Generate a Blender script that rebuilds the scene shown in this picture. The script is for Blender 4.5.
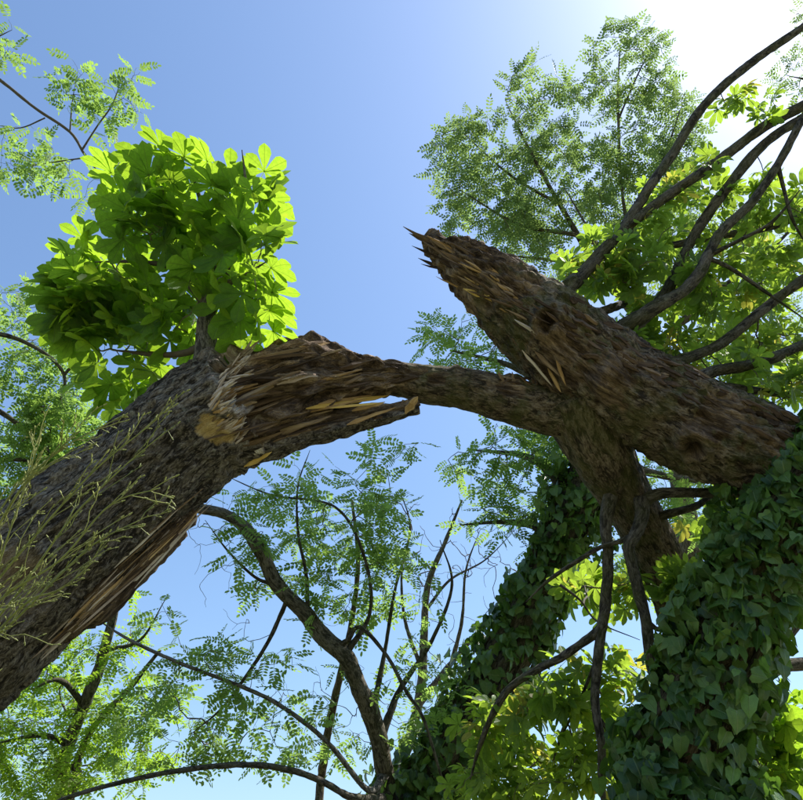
import bpy, math, random
import numpy as np
from mathutils import Vector, Matrix
from mathutils.bvhtree import BVHTree

for o in list(bpy.data.objects):
    bpy.data.objects.remove(o)
random.seed(7)
RNG = np.random.default_rng(11)
SC = bpy.context.scene
COL = SC.collection

# ------------------------------------------------------------------ camera
CAM_Z, PITCH, FPX = 1.5, 40.0, 695.0        # FPX: focal length in pixels of the 803 px wide photograph
cam_d = bpy.data.cameras.new('camera')
cam_d.sensor_fit = 'HORIZONTAL'; cam_d.sensor_width = 36.0
cam_d.lens = FPX / 803.0 * 36.0
cam_d.clip_start = 0.05; cam_d.clip_end = 1000
cam = bpy.data.objects.new('camera', cam_d); COL.objects.link(cam)
cam.location = (0, 0, CAM_Z)
cam.rotation_euler = (math.radians(90 + PITCH), 0, 0)
SC.camera = cam

# ------------------------------------------------------------------ sky, sun, exposure
SUN_EL, SUN_AZ = 58.0, 74.0                 # azimuth: degrees to the right of the view direction
w = bpy.data.worlds.new('World'); SC.world = w; w.use_nodes = True
nt = w.node_tree
bg = nt.nodes['Background']
sky = nt.nodes.new('ShaderNodeTexSky'); sky.sky_type = 'NISHITA'; sky.sun_disc = False
sky.sun_elevation = math.radians(SUN_EL); sky.sun_rotation = math.radians(SUN_AZ)
sky.altitude = 100; sky.air_density = 1.45; sky.dust_density = 1.3; sky.ozone_density = 6.0
nt.links.new(sky.outputs[0], bg.inputs[0]); bg.inputs[1].default_value = 0.11
sun_d = bpy.data.lights.new('sun', 'SUN'); sun_d.energy = 5.0; sun_d.angle = math.radians(0.53)
sun_d.color = (1.0, 0.95, 0.87)
sun = bpy.data.objects.new('sun', sun_d); COL.objects.link(sun)
_e, _a = math.radians(SUN_EL), math.radians(SUN_AZ)
SUN_DIR = Vector((math.cos(_e) * math.sin(_a), math.cos(_e) * math.cos(_a), math.sin(_e)))
sun.rotation_euler = SUN_DIR.to_track_quat('Z', 'Y').to_euler()
sun.location = (20, 10, 40)
SC.view_settings.view_transform = 'Standard'; SC.view_settings.look = 'None'
SC.view_settings.gamma = 1.0; SC.view_settings.use_curve_mapping = False
SC.view_settings.exposure = 0.95
SC.render.engine = 'CYCLES'
SC.cycles.max_bounces = 5; SC.cycles.transmission_bounces = 4; SC.cycles.diffuse_bounces = 3; SC.cycles.glossy_bounces = 2

# ------------------------------------------------------------------ helpers
_sp, _cp = math.sin(math.radians(PITCH)), math.cos(math.radians(PITCH))
def P(px, py, d):
    """world point seen at pixel (px, py) of the photograph at depth d metres"""
    x = (px - 401.5) / FPX * d; y = (400 - py) / FPX * d
    return Vector((x, d * _cp - y * _sp, CAM_Z + d * _sp + y * _cp))
def proj(p):
    p = np.asarray(p, float); q = p - np.array((0, 0, CAM_Z))
    d = q[..., 1] * _cp + q[..., 2] * _sp
    u = -q[..., 1] * _sp + q[..., 2] * _cp
    return 401.5 + FPX * q[..., 0] / d, 400 - FPX * u / d, d

def _hash(i, j, k, seed):
    h = (i.astype(np.uint32) * np.uint32(374761393) + j.astype(np.uint32) * np.uint32(668265263)
         + k.astype(np.uint32) * np.uint32(2147483647) + np.uint32((seed * 1274126177 + 12345) & 0xffffffff))
    h = (h ^ (h >> np.uint32(13))) * np.uint32(1274126177)
    h = h ^ (h >> np.uint32(16))
    return (h & np.uint32(0xffff)).astype(np.float64) / 65535.0
def vnoise(p, seed=0):
    p = np.asarray(p, float) + 1000.0
    f = np.floor(p); t = p - f; t = t * t * (3 - 2 * t)
    i, j, k = [f[:, c].astype(np.int64) for c in range(3)]
    r = 0
    for a in (0, 1):
        for b in (0, 1):
            for c in (0, 1):
                wgt = (t[:, 0] if a else 1 - t[:, 0]) * (t[:, 1] if b else 1 - t[:, 1]) * (t[:, 2] if c else 1 - t[:, 2])
                r = r + wgt * _hash(i + a, j + b, k + c, seed)
    return r
def fbm(p, octv=3, seed=0):
    p = np.asarray(p, float); a, s, tot = 1.0, 0, 0
    for o in range(octv):
        s = s + a * vnoise(p * 2 ** o, seed + o); tot += a; a *= 0.5
    return s / tot
def ridged(p, octv=2, seed=0):
    p = np.asarray(p, float); a, s, tot = 1.0, 0, 0
    for o in range(octv):
        s = s + a * (1 - np.abs(2 * vnoise(p * 2 ** o, seed + o) - 1)); tot += a; a *= 0.5
    return s / tot
def sstep(x, a, b):
    t = np.clip((x - a) / (b - a), 0, 1); return t * t * (3 - 2 * t)

def tag(o, label=None, cat=None, group=None, kind=None):
    if label: o['label'] = label
    if cat: o['category'] = cat
    if group: o['group'] = group
    if kind: o['kind'] = kind
    return o
def empty(name, loc, label, cat, group=None):
    o = bpy.data.objects.new(name, None); COL.objects.link(o)
    o.location = loc; o.empty_display_size = 0.2
    return tag(o, label, cat, group)
def link(name, me, parent=None, mw=None, kind=None):
    """mw: world matrix; parents are Empties with translation only, or parts at identity below one"""
    o = bpy.data.objects.new(name, me); COL.objects.link(o)
    if parent is not None:
        o.parent = parent
        off = Vector(parent.location)
        pp = parent.parent
        while pp is not None:
            off += Vector(pp.location); pp = pp.parent
        mw = Matrix.Identity(4) if mw is None else mw
        o.matrix_basis = Matrix.Translation(-off) @ mw
    elif mw is not None:
        o.matrix_basis = mw
    if kind: o['kind'] = kind
    return o
def np_mesh(name, v, faces, mat, smooth=True, attrs=None, uv=None):
    """v (n,3); faces: int array (m,4) or (m,3) or a list of lists"""
    me = bpy.data.meshes.new(name)
    if isinstance(faces, np.ndarray):
        m, k = faces.shape
        me.vertices.add(len(v)); me.vertices.foreach_set('co', np.asarray(v, np.float32).ravel())
        me.loops.add(m * k); me.loops.foreach_set('vertex_index', faces.astype(np.int32).ravel())
        me.polygons.add(m); me.polygons.foreach_set('loop_start', np.arange(0, m * k, k, dtype=np.int32))
        me.update(calc_edges=True)
    else:
        me.from_pydata([tuple(p) for p in v], [], faces); me.update()
    for nme, arr in (attrs or {}).items():
        arr = np.asarray(arr, np.float32)
        if arr.ndim == 1:
            a = me.attributes.new(nme, 'FLOAT', 'POINT'); a.data.foreach_set('value', arr)
        else:
            a = me.attributes.new(nme, 'FLOAT_VECTOR', 'POINT'); a.data.foreach_set('vector', arr.ravel())
    if mat: me.materials.append(mat)
    me.polygons.foreach_set('use_smooth', [smooth] * len(me.polygons))
    me.update()
    return me

# ------------------------------------------------------------------ materials
def new_mat(name):
    m = bpy.data.materials.new(name); m.use_nodes = True
    n = m.node_tree.nodes; b = n['Principled BSDF']
    return m, m.node_tree, n, m.node_tree.links, b
def attr(n, name):
    a = n.new('ShaderNodeAttribute'); a.attribute_name = name; return a
def ramp(n, stops):
    r = n.new('ShaderNodeValToRGB'); e = r.color_ramp.elements
    while len(e) < len(stops): e.new(0.5)
    for el, (p, c) in zip(e, stops):
        el.position = p; el.color = (*c, 1)
    return r
def mixc(n, l, fac, a, b, mode='MIX'):
    m = n.new('ShaderNodeMix'); m.data_type = 'RGBA'; m.blend_type = mode
    for sock, v in ((m.inputs[0], fac), (m.inputs[6], a), (m.inputs[7], b)):
        if hasattr(v, 'is_linked') or hasattr(v, 'links'): l.new(v, sock)
        elif isinstance(v, (int, float)): sock.default_value = v
        else: sock.default_value = (*v, 1)
    return m.outputs[2]
def math_n(n, l, op, a, b=None, clamp=False):
    m = n.new('ShaderNodeMath'); m.operation = op; m.use_clamp = clamp
    for i, v in enumerate((a, b)):
        if v is None: continue
        if isinstance(v, (int, float)): m.inputs[i].default_value = v
        else: l.new(v, m.inputs[i])
    return m.outputs[0]
def noise_n(n, l, vec, scale, detail=4, rough=0.6, dist=0.0):
    t = n.new('ShaderNodeTexNoise'); t.inputs['Scale'].default_value = scale
    t.inputs['Detail'].default_value = detail; t.inputs['Roughness'].default_value = rough
    t.inputs['Distortion'].default_value = dist
    l.new(vec, t.inputs['Vector']); return t
def mapping(n, l, vec, sc):
    m = n.new('ShaderNodeMapping'); m.inputs['Scale'].default_value = sc
    l.new(vec, m.inputs['Vector']); return m.outputs[0]

def leaf_mat(name, dark, light, trans, tmix=0.45, rough=0.45, veins=False, spec=0.4, yellow=None):
    m, t, n, l, b = new_mat(name)
    a = attr(n, 'rnd')
    col = mixc(n, l, a.outputs['Fac'], dark, light)
    tc = mixc(n, l, a.outputs['Fac'], tuple(c * 0.75 for c in trans), trans)
    if yellow:
        yf = math_n(n, l, 'GREATER_THAN', a.outputs['Fac'], 0.95)
        col = mixc(n, l, yf, col, tuple(c * 0.5 for c in yellow)); tc = mixc(n, l, yf, tc, yellow)
    geo = n.new('ShaderNodeNewGeometry')
    nz = noise_n(n, l, geo.outputs['Position'], 45, 2)
    var = ramp(n, [(0.25, (0.72, 0.76, 0.7)), (0.75, (1.15, 1.1, 1.05))]); l.new(nz.outputs[0], var.inputs[0])
    col = mixc(n, l, 1.0, col, var.outputs[0], 'MULTIPLY')
    tc = mixc(n, l, 1.0, tc, var.outputs[0], 'MULTIPLY')
    if veins:
        lu = attr(n, 'luv')
        sx = n.new('ShaderNodeSeparateXYZ'); l.new(lu.outputs['Vector'], sx.inputs[0])
        au = math_n(n, l, 'ABSOLUTE', sx.outputs[0])
        ph = math_n(n, l, 'SUBTRACT', math_n(n, l, 'MULTIPLY', sx.outputs[1], 17.0), math_n(n, l, 'MULTIPLY', au, 4.5))
        fr = math_n(n, l, 'ABSOLUTE', math_n(n, l, 'SUBTRACT', math_n(n, l, 'FRACT', ph), 0.5))
        vein = math_n(n, l, 'MULTIPLY', math_n(n, l, 'SUBTRACT', 0.22, fr, True), 4.0, True)
        mid = math_n(n, l, 'MULTIPLY', math_n(n, l, 'SUBTRACT', 0.09, au, True), 12.0, True)
        vv = math_n(n, l, 'MAXIMUM', vein, mid)
        col = mixc(n, l, math_n(n, l, 'MULTIPLY', mid, 0.6), col, (0.16, 0.22, 0.07))
        tc = mixc(n, l, math_n(n, l, 'MULTIPLY', vv, 0.8), tc, tuple(c * 0.35 for c in trans))
        col = mixc(n, l, math_n(n, l, 'MULTIPLY', vein, 0.5), col, tuple(c * 0.55 for c in dark))
        bp = n.new('ShaderNodeBump'); bp.inputs['Strength'].default_value = 0.5; bp.inputs['Distance'].default_value = 0.004
        l.new(vv, bp.inputs['Height']); l.new(bp.outputs[0], b.inputs['Normal'])
    l.new(col, b.inputs['Base Color'])
    b.inputs['Roughness'].default_value = rough
    b.inputs['Specular IOR Level'].default_value = spec
    tr = n.new('ShaderNodeBsdfTranslucent'); l.new(tc, tr.inputs[0])
    mx = n.new('ShaderNodeMixShader'); mx.inputs[0].default_value = tmix
    l.new(b.outputs[0], mx.inputs[1]); l.new(tr.outputs[0], mx.inputs[2])
    l.new(mx.outputs[0], n['Material Output'].inputs[0])
    return m

def bark_mat(name, c_dark, c_mid, c_light, moss=0.0, plate=16.0, lichen=0.25, bump=0.6, mosscol=(0.07, 0.075, 0.02)):
    m, t, n, l, b = new_mat(name)
    co = attr(n, 'bark_co').outputs['Vector']
    st = mapping(n, l, co, (1, 1, 0.38))
    big = noise_n(n, l, co, 2.6, 3, 0.6)
    fine = noise_n(n, l, st, plate, 4, 0.72, 0.6)
    fleck = noise_n(n, l, st, plate * 3.1, 3, 0.7)
    crack = ramp(n, [(0.42, (0, 0, 0)), (0.50, (1, 1, 1))]); l.new(fine.outputs[0], crack.inputs[0])
    base = ramp(n, [(0.41, c_dark), (0.5, c_mid), (0.59, c_light)])
    mixv = math_n(n, l, 'ADD', math_n(n, l, 'MULTIPLY', big.outputs[0], 0.22), math_n(n, l, 'ADD', math_n(n, l, 'MULTIPLY', fine.outputs[0], 0.28), math_n(n, l, 'MULTIPLY', fleck.outputs[0], 0.5)))
    l.new(mixv, base.inputs[0])
    col = mixc(n, l, crack.outputs[0], tuple(c * 0.55 for c in c_dark), base.outputs[0])
    if lichen:
        ln = noise_n(n, l, co, 22, 3, 0.72); lr = ramp(n, [(0.6, (0, 0, 0)), (0.68, (1, 1, 1))]); l.new(ln.outputs[0], lr.inputs[0])
        col = mixc(n, l, math_n(n, l, 'MULTIPLY', lr.outputs[0], lichen), col, (0.33, 0.33, 0.29))
    if moss:
        mn = noise_n(n, l, co, 5.5, 3, 0.65); mr = ramp(n, [(0.42, (0, 0, 0)), (0.6, (1, 1, 1))]); l.new(mn.outputs[0], mr.inputs[0])
        col = mixc(n, l, math_n(n, l, 'MULTIPLY', mr.outputs[0], moss), col, mosscol)
    # torn and rotten wood where the mesh says so
    tw = noise_n(n, l, mapping(n, l, co, (1, 1, 0.18)), 40, 4, 0.8)
    tw2 = noise_n(n, l, mapping(n, l, co, (1, 1, 0.3)), 8, 3, 0.65)
    tv = math_n(n, l, 'ADD', math_n(n, l, 'MULTIPLY', tw.outputs[0], 0.6), math_n(n, l, 'MULTIPLY', tw2.outputs[0], 0.4))
    tr = ramp(n, [(0.36, (0.018, 0.011, 0.008)), (0.46, (0.08, 0.053, 0.037)), (0.55, (0.21, 0.148, 0.102)), (0.66, (0.46, 0.34, 0.24))])
    l.new(tv, tr.inputs[0])
    col = mixc(n, l, attr(n, 'torn').outputs['Fac'], col, tr.outputs[0])
    fr = ramp(n, [(0.35, (0.34, 0.22, 0.09)), (0.6, (0.60, 0.45, 0.22))]); l.new(tw.outputs[0], fr.inputs[0])
    col = mixc(n, l, attr(n, 'fresh').outputs['Fac'], col, fr.outputs[0])
    pr = ramp(n, [(0.35, (0.16, 0.11, 0.085)), (0.48, (0.40, 0.33, 0.29)), (0.62, (0.66, 0.61, 0.57))]); l.new(tw.outputs[0], pr.inputs[0])
    col = mixc(n, l, attr(n, 'pale').outputs['Fac'], col, pr.outputs[0])
    l.new(col, b.inputs['Base Color'])
    b.inputs['Roughness'].default_value = 0.9; b.inputs['Specular IOR Level'].default_value = 0.2
    hb = math_n(n, l, 'ADD', math_n(n, l, 'MULTIPLY', fine.outputs[0], 1.4), math_n(n, l, 'MULTIPLY', fleck.outputs[0], 0.6))
    ht = math_n(n, l, 'MULTIPLY', tw.outputs[0], 2.2)
    hm = n.new('ShaderNodeMix'); hm.data_type = 'FLOAT'
    l.new(attr(n, 'torn').outputs['Fac'], hm.inputs[0]); l.new(hb, hm.inputs[2]); l.new(ht, hm.inputs[3])
    bp = n.new('ShaderNodeBump'); bp.inputs['Strength'].default_value = min(1.0, bump * 1.25); bp.inputs['Distance'].default_value = 0.03
    l.new(hm.outputs[0], bp.inputs['Height']); l.new(bp.outputs[0], b.inputs['Normal'])
    return m
def wood_mat(name, c0, c1, c2):
    m, t, n, l, b = new_mat(name)
    tc = n.new('ShaderNodeTexCoord'); co = tc.outputs['Object']
    a = noise_n(n, l, mapping(n, l, co, (1, 0.06, 1)), 110, 5, 0.7)
    oi = n.new('ShaderNodeObjectInfo')
    v = math_n(n, l, 'ADD', math_n(n, l, 'MULTIPLY', a.outputs[0], 0.75), math_n(n, l, 'MULTIPLY', oi.outputs['Random'], 0.25))
    r = ramp(n, [(0.3, c0), (0.5, c1), (0.72, c2)]); l.new(v, r.inputs[0])
    l.new(r.outputs[0], b.inputs['Base Color']); b.inputs['Roughness'].default_value = 0.85
    b.inputs['Specular IOR Level'].default_value = 0.2
    bp = n.new('ShaderNodeBump'); bp.inputs['Strength'].default_value = 0.7; bp.inputs['Distance'].default_value = 0.008
    l.new(a.outputs[0], bp.inputs['Height']); l.new(bp.outputs[0], b.inputs['Normal'])
    return m

def twig_mat(name, a, b_):
    m, t, n, l, b = new_mat(name)
    geo = n.new('ShaderNodeNewGeometry'); z = noise_n(n, l, geo.outputs['Position'], 30, 1)
    l.new(mixc(n, l, z.outputs[0], a, b_), b.inputs['Base Color']); b.inputs['Roughness'].default_value = 0.8
    return m
M = {}
M['chestnut_leaf'] = leaf_mat('chestnut_leaf', (0.035, 0.10, 0.012), (0.08, 0.18, 0.025), (0.44, 0.70, 0.04), 0.55, 0.5, True)
M['crown_leaf'] = leaf_mat('crown_leaf', (0.05, 0.115, 0.025), (0.10, 0.19, 0.035), (0.46, 0.68, 0.06), 0.56, 0.42, True, 0.45, yellow=(0.60, 0.56, 0.08))
M['locust_leaf'] = leaf_mat('locust_leaf', (0.06, 0.125, 0.035), (0.12, 0.21, 0.055), (0.38, 0.60, 0.11), 0.5, 0.55, False, 0.2)
M['bright_leaf'] = leaf_mat('bright_leaf', (0.07, 0.15, 0.02), (0.14, 0.24, 0.03), (0.42, 0.66, 0.05), 0.52, 0.55, False, 0.2)
M['tall_leaf'] = leaf_mat('tall_leaf', (0.06, 0.11, 0.04), (0.13, 0.20, 0.06), (0.34, 0.50, 0.13), 0.46, 0.55, False, 0.2)
M['ivy_leaf'] = leaf_mat('ivy_leaf', (0.022, 0.065, 0.016), (0.15, 0.27, 0.055), (0.20, 0.40, 0.04), 0.28, 0.28, True, 0.5)
M['bark'] = bark_mat('bark_old_chestnut', (0.04, 0.033, 0.029), (0.125, 0.105, 0.092), (0.27, 0.24, 0.215), 0.0, 38, 0.35, 0.8)
M['bark_log'] = bark_mat('bark_fallen', (0.045, 0.033, 0.024), (0.12, 0.09, 0.065), (0.23, 0.185, 0.14), 0.55, 30, 0.2, 0.7)
M['bark_limb'] = bark_mat('bark_limb', (0.035, 0.03, 0.026), (0.075, 0.065, 0.053), (0.13, 0.115, 0.10), 0.35, 30, 0.15, 0.4)
M['bark_locust'] = bark_mat('bark_locust', (0.055, 0.048, 0.038), (0.12, 0.105, 0.085), (0.20, 0.18, 0.145), 0.2, 30, 0.1, 0.6)
M['bark_grey'] = bark_mat('bark_grey', (0.07, 0.065, 0.06), (0.13, 0.12, 0.11), (0.21, 0.20, 0.18), 0.1, 40, 0.2, 0.4)
M['twig'] = twig_mat('bark_twig', (0.045, 0.035, 0.026), (0.11, 0.09, 0.065))
M['green_twig'] = twig_mat('bark_green_twig', (0.09, 0.10, 0.045), (0.2, 0.2, 0.11))
M['wood_dark'] = wood_mat('wood_dark', (0.02, 0.013, 0.009), (0.065, 0.04, 0.026), (0.15, 0.10, 0.066))
M['wood_brown'] = wood_mat('wood_brown', (0.055, 0.034, 0.02), (0.165, 0.108, 0.066), (0.34, 0.25, 0.165))
M['wood_tan'] = wood_mat('wood_tan', (0.20, 0.115, 0.05), (0.38, 0.24, 0.11), (0.55, 0.40, 0.22))
M['wood_pale'] = wood_mat('wood_pale', (0.26, 0.19, 0.155), (0.44, 0.36, 0.32), (0.62, 0.56, 0.52))
M['wood_fresh'] = wood_mat('wood_fresh', (0.40, 0.25, 0.06), (0.58, 0.40, 0.13), (0.72, 0.56, 0.26))
M['weed'] = leaf_mat('weed_green', (0.17, 0.20, 0.06), (0.32, 0.34, 0.12), (0.32, 0.36, 0.09), 0.3, 0.6)

# ------------------------------------------------------------------ ground
def make_ground():
    N, S = 80, 160.0
    g = np.linspace(-1, 1, N); g = np.sign(g) * np.abs(g) ** 1.6 * S
    X, Y = np.meshgrid(g, g); v = np.stack([X.ravel(), Y.ravel(), np.zeros(N * N)], 1)
    v[:, 2] = (fbm(v * 0.25, 3, 5) - 0.5) * 0.16 * np.clip(np.abs(v[:, 0]) + np.abs(v[:, 1]), 0, 1)
    i = np.arange(N * N).reshape(N, N)
    f = np.stack([i[:-1, :-1], i[:-1, 1:], i[1:, 1:], i[1:, :-1]], -1).reshape(-1, 4)
    m, t, n, l, b = new_mat('grassy_ground')
    geo = n.new('ShaderNodeNewGeometry')
    a = noise_n(n, l, geo.outputs['Position'], 0.9, 5); c = noise_n(n, l, geo.outputs['Position'], 25, 4)
    r1 = ramp(n, [(0.35, (0.10, 0.13, 0.04)), (0.55, (0.22, 0.21, 0.10)), (0.7, (0.30, 0.26, 0.17))]); l.new(a.outputs[0], r1.inputs[0])
    r2 = ramp(n, [(0.2, (0.5, 0.5, 0.5)), (0.8, (1.3, 1.3, 1.3))]); l.new(c.outputs[0], r2.inputs[0])
    l.new(mixc(n, l, 1.0, r1.outputs[0], r2.outputs[0], 'MULTIPLY'), b.inputs['Base Color'])
    b.inputs['Roughness'].default_value = 0.95
    bp = n.new('ShaderNodeBump'); bp.inputs['Distance'].default_value = 0.05; l.new(c.outputs[0], bp.inputs['Height']); l.new(bp.outputs[0], b.inputs['Normal'])
    tag(link('ground', np_mesh('ground', v, f, m)), kind='structure')
make_ground()

# ------------------------------------------------------------------ tubes
def pts_of(lst):
    """entries (px,py,d,rpx) or (Vector, r_metres) -> positions, radii in metres"""
    ps, rs = [], []
    for e in lst:
        if len(e) == 2: ps.append(Vector(e[0])); rs.append(e[1])
        else:
            px, py, d, r = e; ps.append(P(px, py, d)); rs.append(r * d / FPX)
    return ps, rs
def catmull(ps, rs, step):
    ps = [np.array(p) for p in ps]
    out, ro = [], []
    n = len(ps)
    for i in range(n - 1):
        p0 = ps[i - 1] if i > 0 else 2 * ps[0] - ps[1]
        p1, p2 = ps[i], ps[i + 1]
        p3 = ps[i + 2] if i + 2 < n else 2 * ps[-1] - ps[-2]
        k = max(1, int(math.ceil(np.linalg.norm(p2 - p1) / step)))
        for j in range(k):
            t = j / k
            out.append(0.5 * ((2 * p1) + (-p0 + p2) * t + (2 * p0 - 5 * p1 + 4 * p2 - p3) * t * t + (-p0 + 3 * p1 - 3 * p2 + p3) * t ** 3))
            ro.append(rs[i] * (1 - t) + rs[i + 1] * t)
    out.append(ps[-1]); ro.append(rs[-1])
    return np.array(out), np.array(ro)
def frames(c):
    t = np.gradient(c, axis=0); t /= np.linalg.norm(t, axis=1)[:, None] + 1e-12
    u = np.zeros_like(c); a = np.array((0.3, 0.2, 1.0)) if abs(t[0][2]) < 0.9 else np.array((1.0, 0.2, 0))
    u[0] = np.cross(t[0], a); u[0] /= np.linalg.norm(u[0])
    for i in range(1, len(c)):
        x = u[i - 1] - t[i] * np.dot(u[i - 1], t[i]); u[i] = x / (np.linalg.norm(x) + 1e-12)
    return t, u, np.cross(t, u)
def tube_data(ps, rs, nseg, step, disp=None, squash=None):
    """disp(ctx) -> (dr, torn, fresh) with ctx = dict(s, th, pos, r, nrm, L)"""
    c, r = catmull(ps, rs, step)
    t, u, v = frames(c); n = len(c)
    s = np.concatenate([[0], np.cumsum(np.linalg.norm(np.diff(c, axis=0), axis=1))])
    th = np.linspace(0, 2 * math.pi, nseg, endpoint=False)
    ct, sn = np.cos(th), np.sin(th)
    nrm = (u[:, None, :] * ct[None, :, None] + v[:, None, :] * sn[None, :, None])
    S = np.repeat(s, nseg); TH = np.tile(th, n); R = np.repeat(r, nseg)
    bco = np.stack([np.tile(ct, n) * R, np.tile(sn, n) * R, S], 1)
    N = nrm.reshape(-1, 3); C = np.repeat(c, nseg, 0)
    pos = C + N * R[:, None]
    torn = np.zeros(len(S)); fresh = np.zeros(len(S)); pale = np.zeros(len(S))
    if disp is not None:
        res = disp(dict(s=S, th=TH, pos=pos, r=R, nrm=N, L=s[-1], bco=bco, T=np.repeat(t, nseg, 0)))
        dr, torn, fresh = res[:3]
        if len(res) > 3: pale = res[3]
        pos = C + N * np.maximum(R + dr, R * 0.08)[:, None]
    i = np.arange(n * nseg).reshape(n, nseg); j = np.roll(i, -1, 1)
    f = np.stack([i[:-1], j[:-1], j[1:], i[1:]], -1).reshape(-1, 4)
    # end caps as quads fanned onto a centre vertex (degenerate fourth corner avoided by pairing)
    ce = np.stack([c[0] - t[0] * r[0] * 0.25, c[-1] + t[-1] * r[-1] * 0.25]); k = len(pos)
    pos = np.concatenate([pos, ce]); bco = np.concatenate([bco, [[0, 0, 0], [0, 0, s[-1]]]])
    torn = np.concatenate([torn, [torn[0], torn[-1]]]); fresh = np.concatenate([fresh, [0, 0]]); pale = np.concatenate([pale, [0, 0]])
    if nseg % 2 == 0:
        a0 = i[0]; a1 = i[-1]
        c0 = [[k, a0[(q + 2) % nseg], a0[(q + 1) % nseg], a0[q]] for q in range(0, nseg, 2)]
        c1 = [[k + 1, a1[q], a1[(q + 1) % nseg], a1[(q + 2) % nseg]] for q in range(0, nseg, 2)]
        f = np.concatenate([f, np.array(c0 + c1)])
    return pos, f, dict(bark_co=bco, torn=torn, fresh=fresh, pale=pale), c, r, t, s
def limb_disp(amp=0.20, fine=0.07, seed=0, marks=()):
    """uneven bark on a limb; marks: (point, radius, kind) burls, knots and torn patches"""
    def f(x):
        q = x['bco']; rm = max(0.004, float(np.mean(x['r'])))
        k = 1.0 / max(rm, 0.02)
        d = (fbm(np.stack([q[:, 0] * k, q[:, 1] * k, q[:, 2] * k * 0.5], 1) * 0.9, 2, seed) - 0.5) * 2 * amp * x['r']
        d += (ridged(np.stack([q[:, 0] * k * 5, q[:, 1] * k * 5, q[:, 2] * k * 1.6], 1), 2, seed + 5) - 0.6) * 2 * fine * x['r']
        torn = np.zeros(len(d)); fresh = np.zeros(len(d))
        for (pt, rad, kind) in marks:
            e = np.linalg.norm(x['pos'] - np.array(pt), axis=1) / rad
            e = e + (vnoise(x['pos'] * 30, seed + 3) - 0.5) * 0.5
            if kind == 'knot':
                d += rad * (0.75 * np.exp(-((e - 0.75) / 0.35) ** 2) - 1.0 * np.exp(-(e / 0.45) ** 2))
                torn = np.maximum(torn, np.clip(1.25 - e, 0, 1))
            elif kind == 'hole':
                d += rad * (0.3 * np.exp(-((e - 0.9) / 0.3) ** 2) - 1.3 * np.exp(-(e / 0.6) ** 2))
                torn = np.maximum(torn, np.clip(1.2 - e, 0, 1) * 0.9)
            elif kind == 'torn':
                msk = sstep(1.2 - e + (fbm(q * 16, 3, seed + 17) - 0.5) * 2.4, 0, 0.3)
                fib = ridged(np.stack([q[:, 0] * 45, q[:, 1] * 45, q[:, 2] * 5], 1), 2, seed + 9)
                d += msk * (-0.016 + (fib - 0.6) * 0.045); torn = np.maximum(torn, msk)
            elif kind == 'burl':
                d += rad * 0.6 * np.exp(-(e / 0.7) ** 2)
        return d, torn, fresh
    return f

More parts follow.
